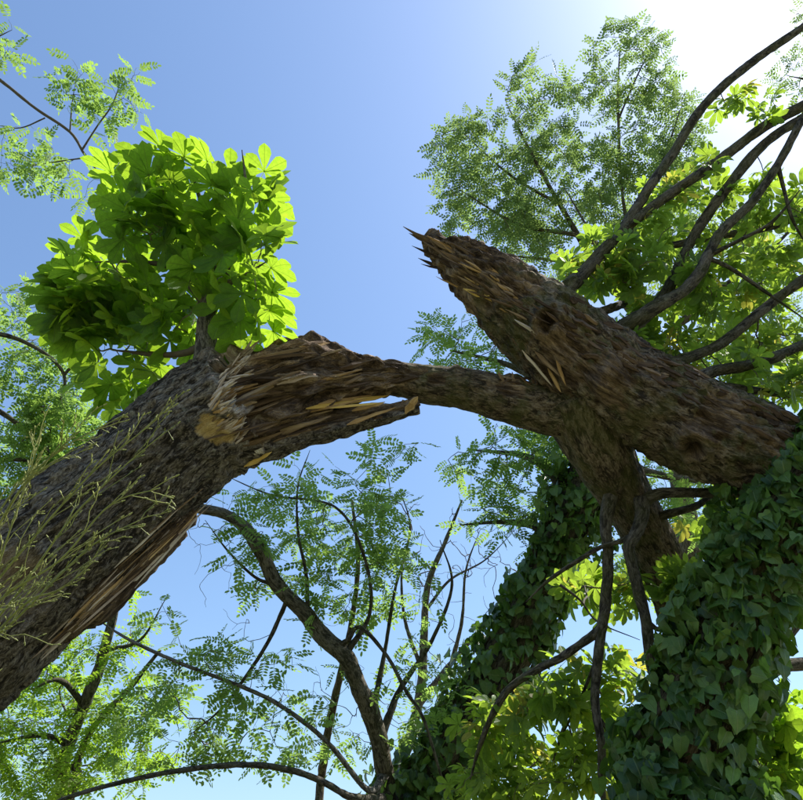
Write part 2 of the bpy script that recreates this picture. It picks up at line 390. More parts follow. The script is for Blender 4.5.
class Plant:
    def __init__(s, name, base, label, cat, group=None):
        s.base = Vector(base); s.root = empty(name, s.base, label, cat, group)
        s.nodes, s.ndir, s.paths, s.leaves = [], [], [], []
        s.polys = []
    def limb(s, name, lst, mat, nseg=10, step=0.06, disp='auto', seed=0, marks=(), nodes=True, parent=None, frm=0.0):
        ps, rs = pts_of(lst)
        if name == 'branch':
            rs = [q * (0.5 + 0.5 * min(1.0, q * 160)) if len(e) == 2 else q * (0.55 + 0.45 * min(1.0, e[3] / 5)) for q, e in zip(rs, lst)]
            rs[-1] *= 0.4
        if disp == 'auto': disp = limb_disp(seed=seed, marks=marks)
        v, f, at, c, r, t, sl = tube_data(ps, rs, nseg, step, disp)
        b = np.array(s.base)
        me = np_mesh(name, v - b, f, M[mat], True, at)
        o = link(name, me, parent or s.root, Matrix.Translation(s.base))
        s.polys.append((v, f))
        if nodes:
            k = max(1, int(0.10 / step))
            n0 = int(len(c) * frm)
            for i in range(n0, len(c), k): s.nodes.append(c[i]); s.ndir.append(t[i])
        return o
    def bvh(s):
        vs, fs, k = [], [], 0
        for v, f in s.polys:
            vs += [tuple(p) for p in v]; fs += (f + k).tolist(); k += len(v)
        return BVHTree.FromPolygons(vs, fs)
    def grow(s, targets, seg=0.10, wig=0.10, rtip=0.0016, pw=0.42, rmax=0.03, up=0.0):
        """connect every target to the nearest node of the skeleton with a crooked twig"""
        nodes = np.array(s.nodes); n0 = len(nodes)
        cap = n0 + len(targets) * 40
        A = np.zeros((cap, 3)); A[:n0] = nodes; n = n0
        par = -np.ones(cap, int)
        T = np.array(targets)
        d0 = np.array([np.min(np.linalg.norm(A[:n0] - t, axis=1)) for t in T])
        paths = []
        for k in np.argsort(d0):
            t = T[k]
            dv = t - A[:n]; dd = np.linalg.norm(dv, axis=1)
            j = int(np.argmin(dd + up * np.maximum(0, A[:n, 2] - t[2])))
            L = dd[j]
            if L < 0.05: continue
            m = max(5, int(L / seg)); m = min(m, 36)
            p0 = A[j]; ax = (t - p0) / L
            r1 = RNG.normal(size=3); r1 -= ax * np.dot(r1, ax); r1 /= np.linalg.norm(r1)
            r2 = np.cross(ax, r1)
            bow = RNG.normal() * wig * L; ph = RNG.uniform(0, 6.28); wv = RNG.normal() * wig * 0.35 * L
            idx = [j]; prev = j
            for q in range(1, m + 1):
                u = q / m
                p = p0 + ax * L * u + r1 * bow * math.sin(math.pi * u) + r2 * wv * math.sin(2 * math.pi * u + ph) * (1 - u * 0.3) * min(1, u * 3)
                p = p + RNG.normal(size=3) * min(0.006, 0.02 * L) * (q < m)
                A[n] = p; par[n] = prev; prev = n; idx.append(n); n += 1
            paths.append(idx)
        load = np.zeros(n)
        for idx in paths: load[idx[-1]] += 1
        for i in range(n - 1, n0 - 1, -1):
            if par[i] >= 0: load[par[i]] += load[i]
        out = []
        for idx in paths:
            pp = A[idx]; rr = np.minimum(rtip * np.maximum(1, load[idx]) ** pw * np.linspace(1.35, 0.8, len(idx)), rmax)
            rr[0] = rr[1]
            out.append((pp, rr))
        s.paths += out
        return out
    def twigs(s, mat='twig', nseg=5, name='twigs'):
        vs, fs, bc, k = [], [], [], 0
        for pp, rr in s.paths:
            t, u, v = frames(pp); n = len(pp)
            th = np.linspace(0, 2 * math.pi, nseg, endpoint=False)
            ring = pp[:, None, :] + (u[:, None, :] * np.cos(th)[None, :, None] + v[:, None, :] * np.sin(th)[None, :, None]) * rr[:, None, None]
            i = np.arange(n * nseg).reshape(n, nseg) + k; j = np.roll(i, -1, 1)
            vs.append(ring.reshape(-1, 3)); fs.append(np.stack([i[:-1], j[:-1], j[1:], i[1:]], -1).reshape(-1, 4)); k += n * nseg
        if not vs: return
        V = np.concatenate(vs); F = np.concatenate(fs)
        me = np_mesh(name, V - np.array(s.base), F, M[mat], True, dict(bark_co=V, torn=np.zeros(len(V)), fresh=np.zeros(len(V))))
        link(name, me, s.root, Matrix.Translation(s.base), 'stuff')
        s.paths_done = s.paths; s.paths = []
    def put_leaves(s, variants, name='leaf', rest='foliage', n_single=300):
        """the leaves that show largest become objects of their own, the rest one mesh"""
        if not s.leaves: return
        pos = np.array([lf[0] for lf in s.leaves]); sc = np.array([lf[3] for lf in s.leaves])
        px, py, d = proj(pos)
        inside = (px > -10) & (px < 813) & (py > -10) & (py < 810) & (d > 0.2)
        keep = (px > -260) & (px < 1060) & (py > -260) & (d > 0.2)
        size = np.where(inside, sc / np.maximum(d, 0.2), 0)
        order = np.argsort(-size)
        singles = [i for i in order[:n_single] if size[i] > 0]
        sset = set(singles)
        def mat_of(lf):
            p, y, z, k = lf[0], np.array(lf[1]), np.array(lf[2]), lf[3]
            y = y / (np.linalg.norm(y) + 1e-9); x = np.cross(y, z); x /= np.linalg.norm(x) + 1e-9; z = np.cross(x, y)
            return p, x, y, z, k
        for i in singles:
            lf = s.leaves[i]; p, x, y, z, k = mat_of(lf)
            mw = Matrix(((x[0] * k, y[0] * k, z[0] * k, p[0]), (x[1] * k, y[1] * k, z[1] * k, p[1]), (x[2] * k, y[2] * k, z[2] * k, p[2]), (0, 0, 0, 1)))
            link(name, variants[lf[4] % len(variants)]['me'], s.root, mw)
        vs, fs, rn, lu, k0 = [], [], [], [], 0
        for i, lf in enumerate(s.leaves):
            if i in sset or not keep[i]: continue
            p, x, y, z, k = mat_of(lf); va = variants[lf[4] % len(variants)]
            vs.append(va['v'] @ (np.stack([x, y, z]) * k) + p); fs.append(va['f'] + k0); k0 += len(va['v'])
            rn.append(np.full(len(va['v']), RNG.uniform())); lu.append(va['luv'])
        if vs:
            me = np_mesh(rest, np.concatenate(vs) - np.array(s.base), np.concatenate(fs), variants[0]['me'].materials[0], True,
                         dict(rnd=np.concatenate(rn), luv=np.concatenate(lu)))
            link(rest, me, s.root, Matrix.Translation(s.base), 'stuff')

def ground_pt(x, y): return Vector((x, y, -0.08))
DENS = 1.0
def blob(cx, cy, rx, ry, d0, d1, n, rot=0.0):
    """n random points in an ellipse of the view between two depths"""
    out = []; n = int(round(n * DENS))
    while len(out) < n:
        a, b = RNG.uniform(-1, 1, 2)
        if a * a + b * b > 1: continue
        c, s_ = math.cos(math.radians(rot)), math.sin(math.radians(rot))
        x, y = a * rx, b * ry
        out.append(np.array(P(cx + x * c - y * s_, cy + x * s_ + y * c, RNG.uniform(d0, d1))))
    return out

# ------------------------------------------------------------------ leaves
def quad_leaflet(L, W, o, ang, fold=0.25, droop=0.1, stations=(0.0, 0.3, 0.62, 0.88, 1.0), wid=(0.05, 0.75, 1.0, 0.6, 0.03), bend=0.0):
    """blade of quads left and right of a folded midrib; returns verts, quads, luv"""
    v, lu = [], []
    ca, sa = math.cos(ang), math.sin(ang)
    for t, w_ in zip(stations, wid):
        for sgn in (-1, 0, 1):
            x = sgn * w_ * W * 0.5; y = t * L
            z = -droop * L * t * t + abs(sgn) * w_ * W * 0.5 * fold
            v.append((o[0] + x * ca + y * sa, o[1] - x * sa + y * ca, o[2] + z + bend * y))
            lu.append((sgn * w_, t, 0))
    f = []
    for i in range(len(stations) - 1):
        a = i * 3
        f += [[a, a + 1, a + 4, a + 3], [a + 1, a + 2, a + 5, a + 4]]
    return v, f, lu
def oval_leaflet(L, W, o, ang, droop):
    ca, sa = math.cos(ang), math.sin(ang); v, lu = [], []
    for x, y in ((0, 0), (-0.42, 0.3), (-0.46, 0.72), (0, 1.0), (0.46, 0.72), (0.42, 0.3)):
        z = -droop * L * y * y + abs(x) * W * 0.2
        v.append((o[0] + x * W * ca + y * L * sa, o[1] - x * W * sa + y * L * ca, o[2] + z)); lu.append((x * 2, y, 0))
    return v, [[0, 3, 2, 1], [0, 5, 4, 3]], lu
def variant(name, parts, mat, rnd):
    V, F, U, k = [], [], [], 0
    for v, f, lu in parts:
        V += v; U += lu; F += [[i + k for i in q] for q in f]; k += len(v)
    V = np.array(V, float); F = np.array(F, int); U = np.array(U, float)
    me = np_mesh(name, V, F, M[mat], True, dict(rnd=np.full(len(V), rnd), luv=U))
    return dict(me=me, v=V, f=F, luv=U)
def strip(p0, p1, w_):
    return ([(p0[0] - w_, p0[1], p0[2]), (p0[0] + w_, p0[1], p0[2]), (p1[0] + w_, p1[1], p1[2]), (p1[0] - w_, p1[1], p1[2])], [[0, 1, 2, 3]], [(0, 0.0, 0)] * 4)
def chestnut_leaf(mat, i, pet=0.11, rnd=None, wr=1.0, dr=1.0):
    parts = [strip((0, 0, 0), (0, pet, 0.004), 0.0022)]
    nl = random.choice((5, 6, 7, 7, 7))
    for j in range(nl):
        a = (j - (nl - 1) / 2) / ((nl - 1) / 2)
        ang = a * math.radians(random.uniform(112, 132)) + random.uniform(-0.1, 0.1)
        L = 0.195 * (1 - 0.42 * abs(a) ** 1.5) * random.uniform(0.92, 1.06); W = L * random.uniform(0.46, 0.54) * wr
        parts.append(quad_leaflet(L, W, (0, pet, 0.004), ang, random.uniform(0.08, 0.3), random.uniform(0.08, 0.34) * dr,
                                  (0, 0.18, 0.42, 0.66, 0.84, 0.93, 1.0), (0.06, 0.3, 0.68, 1.0, 0.82, 0.42, 0.03)))
    return variant('chestnut_leaf', parts, mat, random.random() if rnd is None else rnd)
def locust_leaf(mat, i, pairs=6, cheap=False):
    parts = [strip((0, 0, 0), (0, 1.0, -0.08), 0.006)]
    ds = random.uniform(0.0, 0.16)
    for j in range(pairs):
        y = 0.22 + 0.70 * j / (pairs - 1)
        for sgn in (-1, 1):
            L = random.uniform(0.21, 0.27) * (1.0 if 0 < j < pairs - 1 else 0.85); W = L * random.uniform(0.46, 0.58)
            z = -0.08 * y * y - ds * y * y
            ang = sgn * math.radians(random.uniform(58, 82))
            parts.append(oval_leaflet(L, W, (0, y + random.uniform(-0.02, 0.02), z), ang, random.uniform(0, 0.25)))
    parts.append(oval_leaflet(0.24, 0.12, (0, 1.0, -0.08 - ds), random.uniform(-0.2, 0.2), 0.1))
    return variant('locust_leaf', parts, mat, (i + 0.5) / 8 if i < 8 else random.random())
def ivy_leaf(mat, i):
    prof = [(0.0, 0.0), (0.26, -0.13), (0.47, 0.08), (0.41, 0.36), (0.36, 0.58), (0.20, 0.74), (0.0, 1.0)]
    k = random.uniform(0.85, 1.15)
    v, lu = [], []
    cur = random.uniform(0.1, 0.5); cup = random.uniform(-0.2, 0.5)
    def pt(x, y): return (x * k, y, -cur * y * y + cup * abs(x) * 0.6)
    cen = [(0, 0.0), (0, 0.12), (0, 0.38), (0, 0.64), (0, 1.0)]
    V = [pt(*c) for c in cen]; U = [(0, c[1], 0) for c in cen]
    R = [pt(x, y) for x, y in prof[1:6]]; Lf = [pt(-x, y) for x, y in prof[1:6]]
    V += R + Lf; U += [(x * 2, y, 0) for x, y in prof[1:6]] + [(-x * 2, y, 0) for x, y in prof[1:6]]
    f = []
    for o, flip in ((5, False), (10, True)):
        q = [[0, o, o + 1, 1], [1, o + 1, o + 2, 2], [2, o + 2, o + 3, 3], [3, o + 3, o + 4, 4]]
        f += [x[::-1] if flip else x for x in q]
    return variant('ivy_leaf', [(V, f, U)], mat, random.random())
CH = [chestnut_leaf('chestnut_leaf', i) for i in range(12)]
CR = [chestnut_leaf('crown_leaf', i, 0.10, (i + 0.5) / 14, 0.82, 1.9) for i in range(14)]
LO = [locust_leaf('locust_leaf', i) for i in range(8)]
BR = [locust_leaf('bright_leaf', i) for i in range(8)]
TL = [locust_leaf('tall_leaf', i, 5, True) for i in range(8)]
IV = [ivy_leaf('ivy_leaf', i) for i in range(16)]

def leaf_dirs(tw, side, droop, rnd=0.35, upn=1.0):
    y = np.array(tw) * 0.45 + np.array(side) * 0.9 + np.array((0, 0, -droop)) + RNG.normal(size=3) * rnd
    z = np.array((0, 0, upn)) + RNG.normal(size=3) * 0.45
    return y, z
def locust_on(pl, paths, per=7, size=(0.15, 0.24), droop=0.25, frac=0.75, nv=8):
    for pp, rr in paths:
        n = len(pp)
        L = np.sum(np.linalg.norm(np.diff(pp, axis=0), axis=1))
        m = max(3, int(per * min(1.4, max(0.5, L / 0.6)) * RNG.uniform(0.7, 1.3)))
        for q in range(m):
            u = 1 - frac * (q + RNG.uniform(0, 0.6)) / m if q else 1.0
            x = u * (n - 1); i = min(int(x), n - 2); p = pp[i] + (pp[i + 1] - pp[i]) * (x - i)
            tw = pp[i + 1] - pp[i]; tw = tw / (np.linalg.norm(tw) + 1e-9)
            sd = np.cross(tw, (0, 0, 1)); ns = np.linalg.norm(sd)
            sd = sd / ns if ns > 0.1 else np.array((1.0, 0, 0))
            sd = sd * (1 if q % 2 else -1) * (0.2 if q == 0 else 1)
            y, z = leaf_dirs(tw * (1.8 if q == 0 else 1), sd, droop)
            pl.leaves.append((p, y, z, RNG.uniform(*size), int(RNG.integers(nv))))
def chestnut_on(pl, paths, per=4, size=(0.85, 1.15), nv=12, spread=0.75, flat=0.3, extra=0.0):
    for pp, rr in paths:
        tw = pp[-1] - pp[-2]; tw = tw / (np.linalg.norm(tw) + 1e-9)
        a0 = RNG.uniform(0, 6.28); k = max(2, int(round(per + RNG.normal() * 0.8)))
        e1 = np.cross(tw, (0.3, 0.1, 1)); e1 /= np.linalg.norm(e1); e2 = np.cross(tw, e1)
        for q in range(k):
            a = a0 + q * 2 * math.pi / k
            y = tw * RNG.uniform(0.15, 0.6) + (e1 * math.cos(a) + e2 * math.sin(a)) * spread + np.array((0, 0, 0.05))
            z = np.array(SUN_DIR) * 0.45 + np.array((0, 0, 0.8)) + RNG.normal(size=3) * flat
            pl.leaves.append((pp[-1] - tw * RNG.uniform(0, 0.05), y, z, RNG.uniform(*size), int(RNG.integers(nv))))
        if extra and len(pp) > 4 and RNG.uniform() < extra:
            i = len(pp) // 2
            for sg in (-1, 1):
                y = e1 * sg + tw * 0.3; z = np.array((0, 0, 1)) + RNG.normal(size=3) * flat
                pl.leaves.append((pp[i], y, z, RNG.uniform(*size) * 0.85, int(RNG.integers(nv))))

# ------------------------------------------------------------------ splinters of torn wood
def shard_mesh(name, L, W, T, mat, seed, n=5, jag=True):
    r = random.Random(seed); v = []; secs = 4
    for i in range(n + 1):
        t = i / n
        w_ = W * (0.45 + 0.55 * math.sin(math.pi * min(1, t * 0.75 + 0.25))) * r.uniform(0.8, 1.15)
        if i == n and jag: w_ *= 0.18
        if i == 0: w_ *= 0.25
        ox, oz = r.uniform(-0.1, 0.1) * W, r.uniform(-0.25, 0.25) * T
        h = T * (1 - 0.7 * abs(2 * t - 1)) * r.uniform(0.7, 1.2)
        for (a, b) in ((-0.5, -0.4), (0.5, -0.5), (0.42, 0.5), (-0.35, 0.45)):
            v.append((ox + a * w_ * r.uniform(0.85, 1.15), t * L + r.uniform(-0.02, 0.02) * L * (0 < i < n), oz + b * h))
    f = []
    for i in range(n):
        for q in range(4):
            a = i * 4 + q; b = i * 4 + (q + 1) % 4; f.append([a, b, b + 4, a + 4])
    f += [[3, 2, 1, 0], [n * 4, n * 4 + 1, n * 4 + 2, n * 4 + 3]]
    return np_mesh(name, v, f, M[mat], False)
def shard(parent, p0, p1, W, T, mat, up=None, seed=None, name='splinter'):
    p0, p1 = Vector(p0), Vector(p1); L = (p1 - p0).length
    me = shard_mesh(name, L, W, T, mat, seed if seed is not None else random.randrange(10 ** 6))
    y = (p1 - p0).normalized(); u = Vector(up) if up is not None else (Vector((0, 0, CAM_Z)) - p0)
    x = y.cross(u).normalized(); z = x.cross(y)
    mw = Matrix(((x[0], y[0], z[0], p0[0]), (x[1], y[1], z[1], p0[1]), (x[2], y[2], z[2], p0[2]), (0, 0, 0, 1)))
    return link(name, me, parent, mw)
def hit(bvh, px, py):
    o = Vector((0, 0, CAM_Z)); d = (P(px, py, 1.0) - o).normalized()
    loc, nrm, idx, dist = bvh.ray_cast(o, d)
    return loc, nrm
def poly_in(px, py, poly):
    c = False; j = len(poly) - 1
    for i in range(len(poly)):
        xi, yi = poly[i]; xj, yj = poly[j]
        if (yi > py) != (yj > py) and px < (xj - xi) * (py - yi) / (yj - yi) + xi: c = not c
        j = i
    return c

# ================================================================== the snapped trunk on the left
def snapped_trunk():
    base = Vector((-4.05, 4.5, 0.0))
    pl = Plant('snapped_chestnut_tree', base, 'thick grey leaning trunk snapped off at a brown shredded break, one leafy shoot on top', 'tree')
    pts = [(base + Vector((0, 0, -0.15)), 0.62), (base + Vector((0.12, -0.05, 0.7)), 0.50), (base + Vector((0.5, -0.25, 1.6)), 0.46),
           (-70, 668, 3.95, 80), (0, 603, 3.88, 74), (80, 528, 3.9, 64), (150, 468, 3.98, 58), (200, 424, 4.06, 58), (235, 403, 4.12, 55), (262, 392, 4.15, 48),
           (305, 383, 4.22, 41), (350, 378, 4.29, 27), (388, 376, 4.34, 17), (412, 378, 4.38, 10)]
    brk = np.array(P(222, 412, 4.08))
    nrmv = np.array(P(255, 400, 4.13) - P(205, 425, 4.06)); nrmv /= np.linalg.norm(nrmv)
    yel = np.array(P(211, 427, 4.06 - 0.33)); scar = np.array(P(8, 590, 3.45))
    def disp(x):
        q = x['bco']; pos = x['pos']
        d = (fbm(q * 3.2, 3, 1) - 0.5) * 0.085
        upf = x['nrm'] @ np.array((0, -0.64, 0.77))          # the trunk's upper front flank
        ax = (pos - brk) @ nrmv - 0.20 * np.clip(upf - 0.1, 0, 1)
        wob = (vnoise(np.stack([np.cos(x['th']) * 2, np.sin(x['th']) * 2, x['th'] * 0], 1), 4) - 0.5) * 0.14 + (vnoise(q * 26, 8) - 0.5) * 0.08
        t = sstep(ax + wob, -0.01, 0.03)
        bark = (ridged(np.stack([q[:, 0] * 20, q[:, 1] * 20, q[:, 2] * 8], 1), 3, 2) ** 1.5 - 0.45) * 0.055
        bark += (vnoise(q * 70, 21) - 0.5) * 0.010
        fib = ridged(np.stack([q[:, 0] * 13, q[:, 1] * 13, q[:, 2] * 1.7], 1), 2, 12)
        fib2 = vnoise(np.stack([q[:, 0] * 42, q[:, 1] * 42, q[:, 2] * 4.5], 1), 14)
        fib3 = vnoise(np.stack([q[:, 0] * 80, q[:, 1] * 80, q[:, 2] * 14], 1), 15)
        chunk = vnoise(np.stack([q[:, 0] * 7, q[:, 1] * 7, q[:, 2] * 3.2], 1), 17)
        tornd = -0.02 + ((fib ** 1.5 - 0.55) * 0.20 + (fib2 - 0.5) * 0.09 + (chunk - 0.5) * 0.09) * np.clip(x['r'] / 0.28, 0.15, 1.1) + (fib3 - 0.5) * 0.028
        tornd = tornd - 0.09 * np.clip(upf, 0, 1) * (1 - sstep(ax, 0.12, 0.35))
        d = d + bark * (1 - t) + tornd * t
        d += 0.028 * np.exp(-((ax + wob + 0.03) / 0.035) ** 2)
        e = np.linalg.norm((pos - yel) * np.array((1.0, 1, 1)), axis=1)
        wpx, wpy, _ = proj(pos)
        jit = (vnoise(q * 30, 6) - 0.5) * 7
        fr = np.array([poly_in(a_, b_, [(193, 431), (204, 413), (222, 418), (244, 428), (240, 436), (224, 441), (217, 447), (211, 442)]) for a_, b_ in zip(wpx + jit, wpy + jit * 0.6)], float)
        fr *= (e < 0.35)
        d -= 0.022 * fr
        es = np.linalg.norm(pos - scar, axis=1)
        d -= 0.16 * np.exp(-(es / 0.13) ** 2); ts = np.clip(1.5 - es / 0.16, 0, 1) * 0.8
        pb = np.exp(-((ax + wob - 0.05) / 0.075) ** 2) * sstep(vnoise(q * 14, 19) + vnoise(q * 50, 20) * 0.4, 0.45, 0.8) * (pos[:, 1] < brk[1] + 0.15)
        return d, np.maximum(np.maximum(t, ts), 0), fr * (1 - pb * 0.7), np.maximum(pb, ts * 0.35)
    tr = pl.limb('trunk', pts, 'bark', 200, 0.016, disp, nodes=False)
    trunk_bvh = pl.bvh()
    # lower lip of the break: slab with bark outside
    def lip(x):
        q = x['bco']; up = x['nrm'][:, 2]
        d = (ridged(np.stack([q[:, 0] * 22, q[:, 1] * 22, q[:, 2] * 2.2], 1), 2, 31) - 0.6) * 0.06 + (vnoise(np.stack([q[:, 0] * 60, q[:, 1] * 60, q[:, 2] * 8], 1), 32) - 0.5) * 0.03
        d -= np.abs(np.clip(x['nrm'] @ np.array((0.1, -0.75, 0.66)), -1, 1)) * 0.3 * x['r']
        t = sstep(up, -0.75, -0.45)
        return d, t, t * 0
    lip_o = pl.limb('lower_lip', [(215, 438, 4.04, 24), (240, 442, 4.04, 27), (265, 441, 4.07, 25), (310, 430, 4.13, 18.5), (355, 419, 4.2, 15), (395, 411, 4.26, 10), (417, 404, 4.3, 8)], 'bark', 90, 0.014, lip, nodes=False)
    # peeled strip under the trunk
    def peel(x):
        q = x['bco']
        d = (ridged(np.stack([q[:, 0] * 28, q[:, 1] * 28, q[:, 2] * 3], 1), 2, 41) - 0.6) * 0.05 + (vnoise(q * 30, 42) - 0.5) * 0.03
        return d, np.full(len(d), 1.0), np.zeros(len(d))
    strip_o = pl.limb('peeled_strip', [(55, 634, 3.80, 12), (95, 600, 3.80, 22), (130, 566, 3.86, 20), (160, 536, 3.92, 19), (180, 519, 3.98, 15), (196, 518, 4.0, 6)], 'bark', 48, 0.014, peel, nodes=False)
    bv = pl.bvh(); root = pl.root
    tdir = (P(300, 395, 4.2) - P(230, 415, 4.08)).normalized()
    # long dark and brown splinters lying along the break
    zone = [(222, 362), (262, 350), (330, 352), (395, 372), (410, 395), (408, 410), (330, 432), (255, 455), (235, 440), (215, 405)]
    made = 0
    while made < 75:
        px, py = random.uniform(215, 410), random.uniform(345, 455)
        if not poly_in(px, py, zone): continue
        loc, nrm = hit(bv, px, py)
        if loc is None: continue
        L = random.uniform(0.10, 0.42) * (0.6 if px > 350 else 1.0)
        d = (tdir + Vector((random.gauss(0, .07), random.gauss(0, .06), random.gauss(0, .08))) + nrm * random.uniform(0.0, 0.10))
        mt = random.choices(('wood_dark', 'wood_brown', 'wood_tan', 'wood_pale'), (7, 6, 0.6, 1.0 if px < 265 else 0.05))[0]
        p0 = loc - nrm * 0.004 - tdir * L * 0.4
        shard(lip_o if py > 405 + (410 - px) * 0.1 else tr, p0, p0 + d.normalized() * L, random.uniform(0.010, 0.036), random.uniform(0.008, 0.03), mt, nrm)
        made += 1
    # fresh yellow slivers
    for a, b, w_, mt in (((306, 409), (388, 395), .040, 'wood_fresh'), ((318, 404), (372, 395), .022, 'wood_tan'), ((352, 411), (385, 402), .032, 'wood_tan'),
                     ((244, 467), (272, 452), .030, 'wood_fresh'), ((347, 425), (396, 407), .026, 'wood_tan'),
                     ((405, 413), (418, 397), .05, 'wood_tan'), ((330, 408), (380, 403), .018, 'wood_fresh'), ((300, 347), (330, 343), .03, 'wood_tan'), ((303, 345), (326, 341), .02, 'wood_brown')):
        la, na = hit(bv, *a); lb, nb = hit(bv, *b)
        if la is None: la = P(a[0], a[1], 4.05)
        if lb is None: lb = P(b[0], b[1], 4.15)
        cv = (Vector((0, 0, CAM_Z)) - la).normalized()
        o = shard(lip_o if a[1] > 404 else tr, la + cv * 0.02, lb + cv * 0.02, w_, 0.018, mt, cv, name='fresh_splinter')
    # pale ragged rim of torn sapwood where the bark ends
    rim = [(236, 356), (228, 368), (221, 382), (214, 396), (208, 408), (212, 420), (222, 432), (232, 438)]
    for i in range(110):
        k = random.uniform(0, len(rim) - 1.001); i0 = int(k); f = k - i0
        px = rim[i0][0] * (1 - f) + rim[i0 + 1][0] * f + random.gauss(4, 5); py = rim[i0][1] * (1 - f) + rim[i0 + 1][1] * f + random.gauss(0, 3)
        loc, nrm = hit(bv, px, py)
        if loc is None: continue
        ang = P(px + random.uniform(8, 20), py - random.uniform(6, 18), 4.0) - P(px, py, 4.0)
        L = random.uniform(0.05, 0.15)
        shard(tr, loc - nrm * 0.006, loc + (ang.normalized() + nrm * random.uniform(0.0, 0.35)).normalized() * L, random.uniform(0.008, 0.02), 0.014,
              random.choices(('wood_pale', 'wood_tan', 'wood_brown'), (6, 1, 1))[0], nrm)
    # splinters of the peeled strip underneath
    for i in range(48):
        t = random.random(); px = 66 + t * 122 + random.gauss(0, 5); py = 630 - t * 112 + random.gauss(0, 5)
        loc, nrm = hit(bv, px, py)
        if loc is None: continue
        dd = (P(188, 516, 3.98) - P(70, 628, 3.8)).normalized() + Vector([random.gauss(0, .05) for _ in range(3)])
        L = random.uniform(0.16, 0.55)
        shard(strip_o, loc - dd * L * 0.5, loc + dd.normalized() * L * 0.5, random.uniform(0.006, 0.018), 0.014, random.choices(('wood_pale', 'wood_tan', 'wood_brown', 'wood_dark'), (5, 2, 3, 2))[0], nrm)
    # the shoot that carries the crown of palmate leaves
    pl.limb('branch', [(208, 398, 4.05, 16), (206, 362, 4.06, 12.5), (206, 335, 4.10, 10), (208, 312, 4.15, 8.5), (214, 285, 4.2, 6), (222, 255, 4.25, 4.5), (214, 225, 4.3, 4), (200, 198, 4.35, 3), (192, 172, 4.35, 2.0)], 'bark_grey', 14, 0.03, seed=51)
    pl.limb('branch', [(207, 318, 4.14, 6), (232, 268, 4.1, 4.5), (244, 238, 4.05, 3.5), (246, 190, 4.05, 2.5), (242, 150, 4.05, 1.8)], 'bark_grey', 10, 0.03, seed=52)
    pl.limb('branch', [(205, 345, 4.1, 5), (180, 354, 4.2, 3.8), (150, 354, 4.3, 3.2), (112, 350, 4.45, 2.2)], 'twig', 8, 0.04, seed=53)
    pl.limb('branch', [(207, 305, 4.16, 5), (175, 270, 4.25, 3.5), (140, 262, 4.35, 2.8), (95, 262, 4.45, 2.0)], 'twig', 8, 0.04, seed=54)
    pl.limb('branch', [(212, 292, 4.18, 4), (240, 278, 3.95, 3), (266, 262, 3.85, 2)], 'twig', 8, 0.04, seed=55)
    tg = [P(*q) for q in ((188, 172, 4.3), (158, 158, 4.4), (240, 150, 4.05), (262, 200, 4.0), (258, 185, 4.1), (262, 240, 3.9), (256, 285, 3.85), (252, 308, 3.95),
                          (258, 262, 3.95), (215, 175, 4.2), (225, 205, 4.1), (135, 205, 4.4), (120, 190, 4.5), (150, 235, 4.3), (82, 252, 4.6), (74, 266, 4.5), (68, 294, 4.55),
                          (85, 285, 4.4), (105, 255, 4.4), (80, 325, 4.5), (100, 350, 4.45), (95, 385, 4.5), (130, 385, 4.4), (150, 365, 4.3), (118, 322, 4.35), (150, 300, 4.3),
                          (175, 330, 4.3), (170, 205, 4.3), (195, 235, 4.2), (235, 240, 4.0), (245, 210, 4.1), (180, 275, 4.25), (210, 260, 4.1), (165, 250, 4.35), (135, 280, 4.4), (130, 345, 4.4), (235, 290, 4.0), (112, 400, 4.5), (256, 322, 4.1))]
    tg = [np.array(p) for p in tg] + blob(105, 292, 38, 35, 4.3, 4.7, 8) + blob(160, 320, 35, 30, 4.2, 4.6, 7) + blob(185, 235, 62, 55, 4.1, 4.6, 10) + blob(110, 320, 50, 60, 4.3, 4.7, 10)
    chestnut_on(pl, pl.grow(tg, 0.08, 0.10, 0.0028, 0.4, 0.02), 3.8, (0.78, 1.08), 12, 0.8, 0.34)
    pl.twigs('green_twig')
    pl.put_leaves(CH)
snapped_trunk()

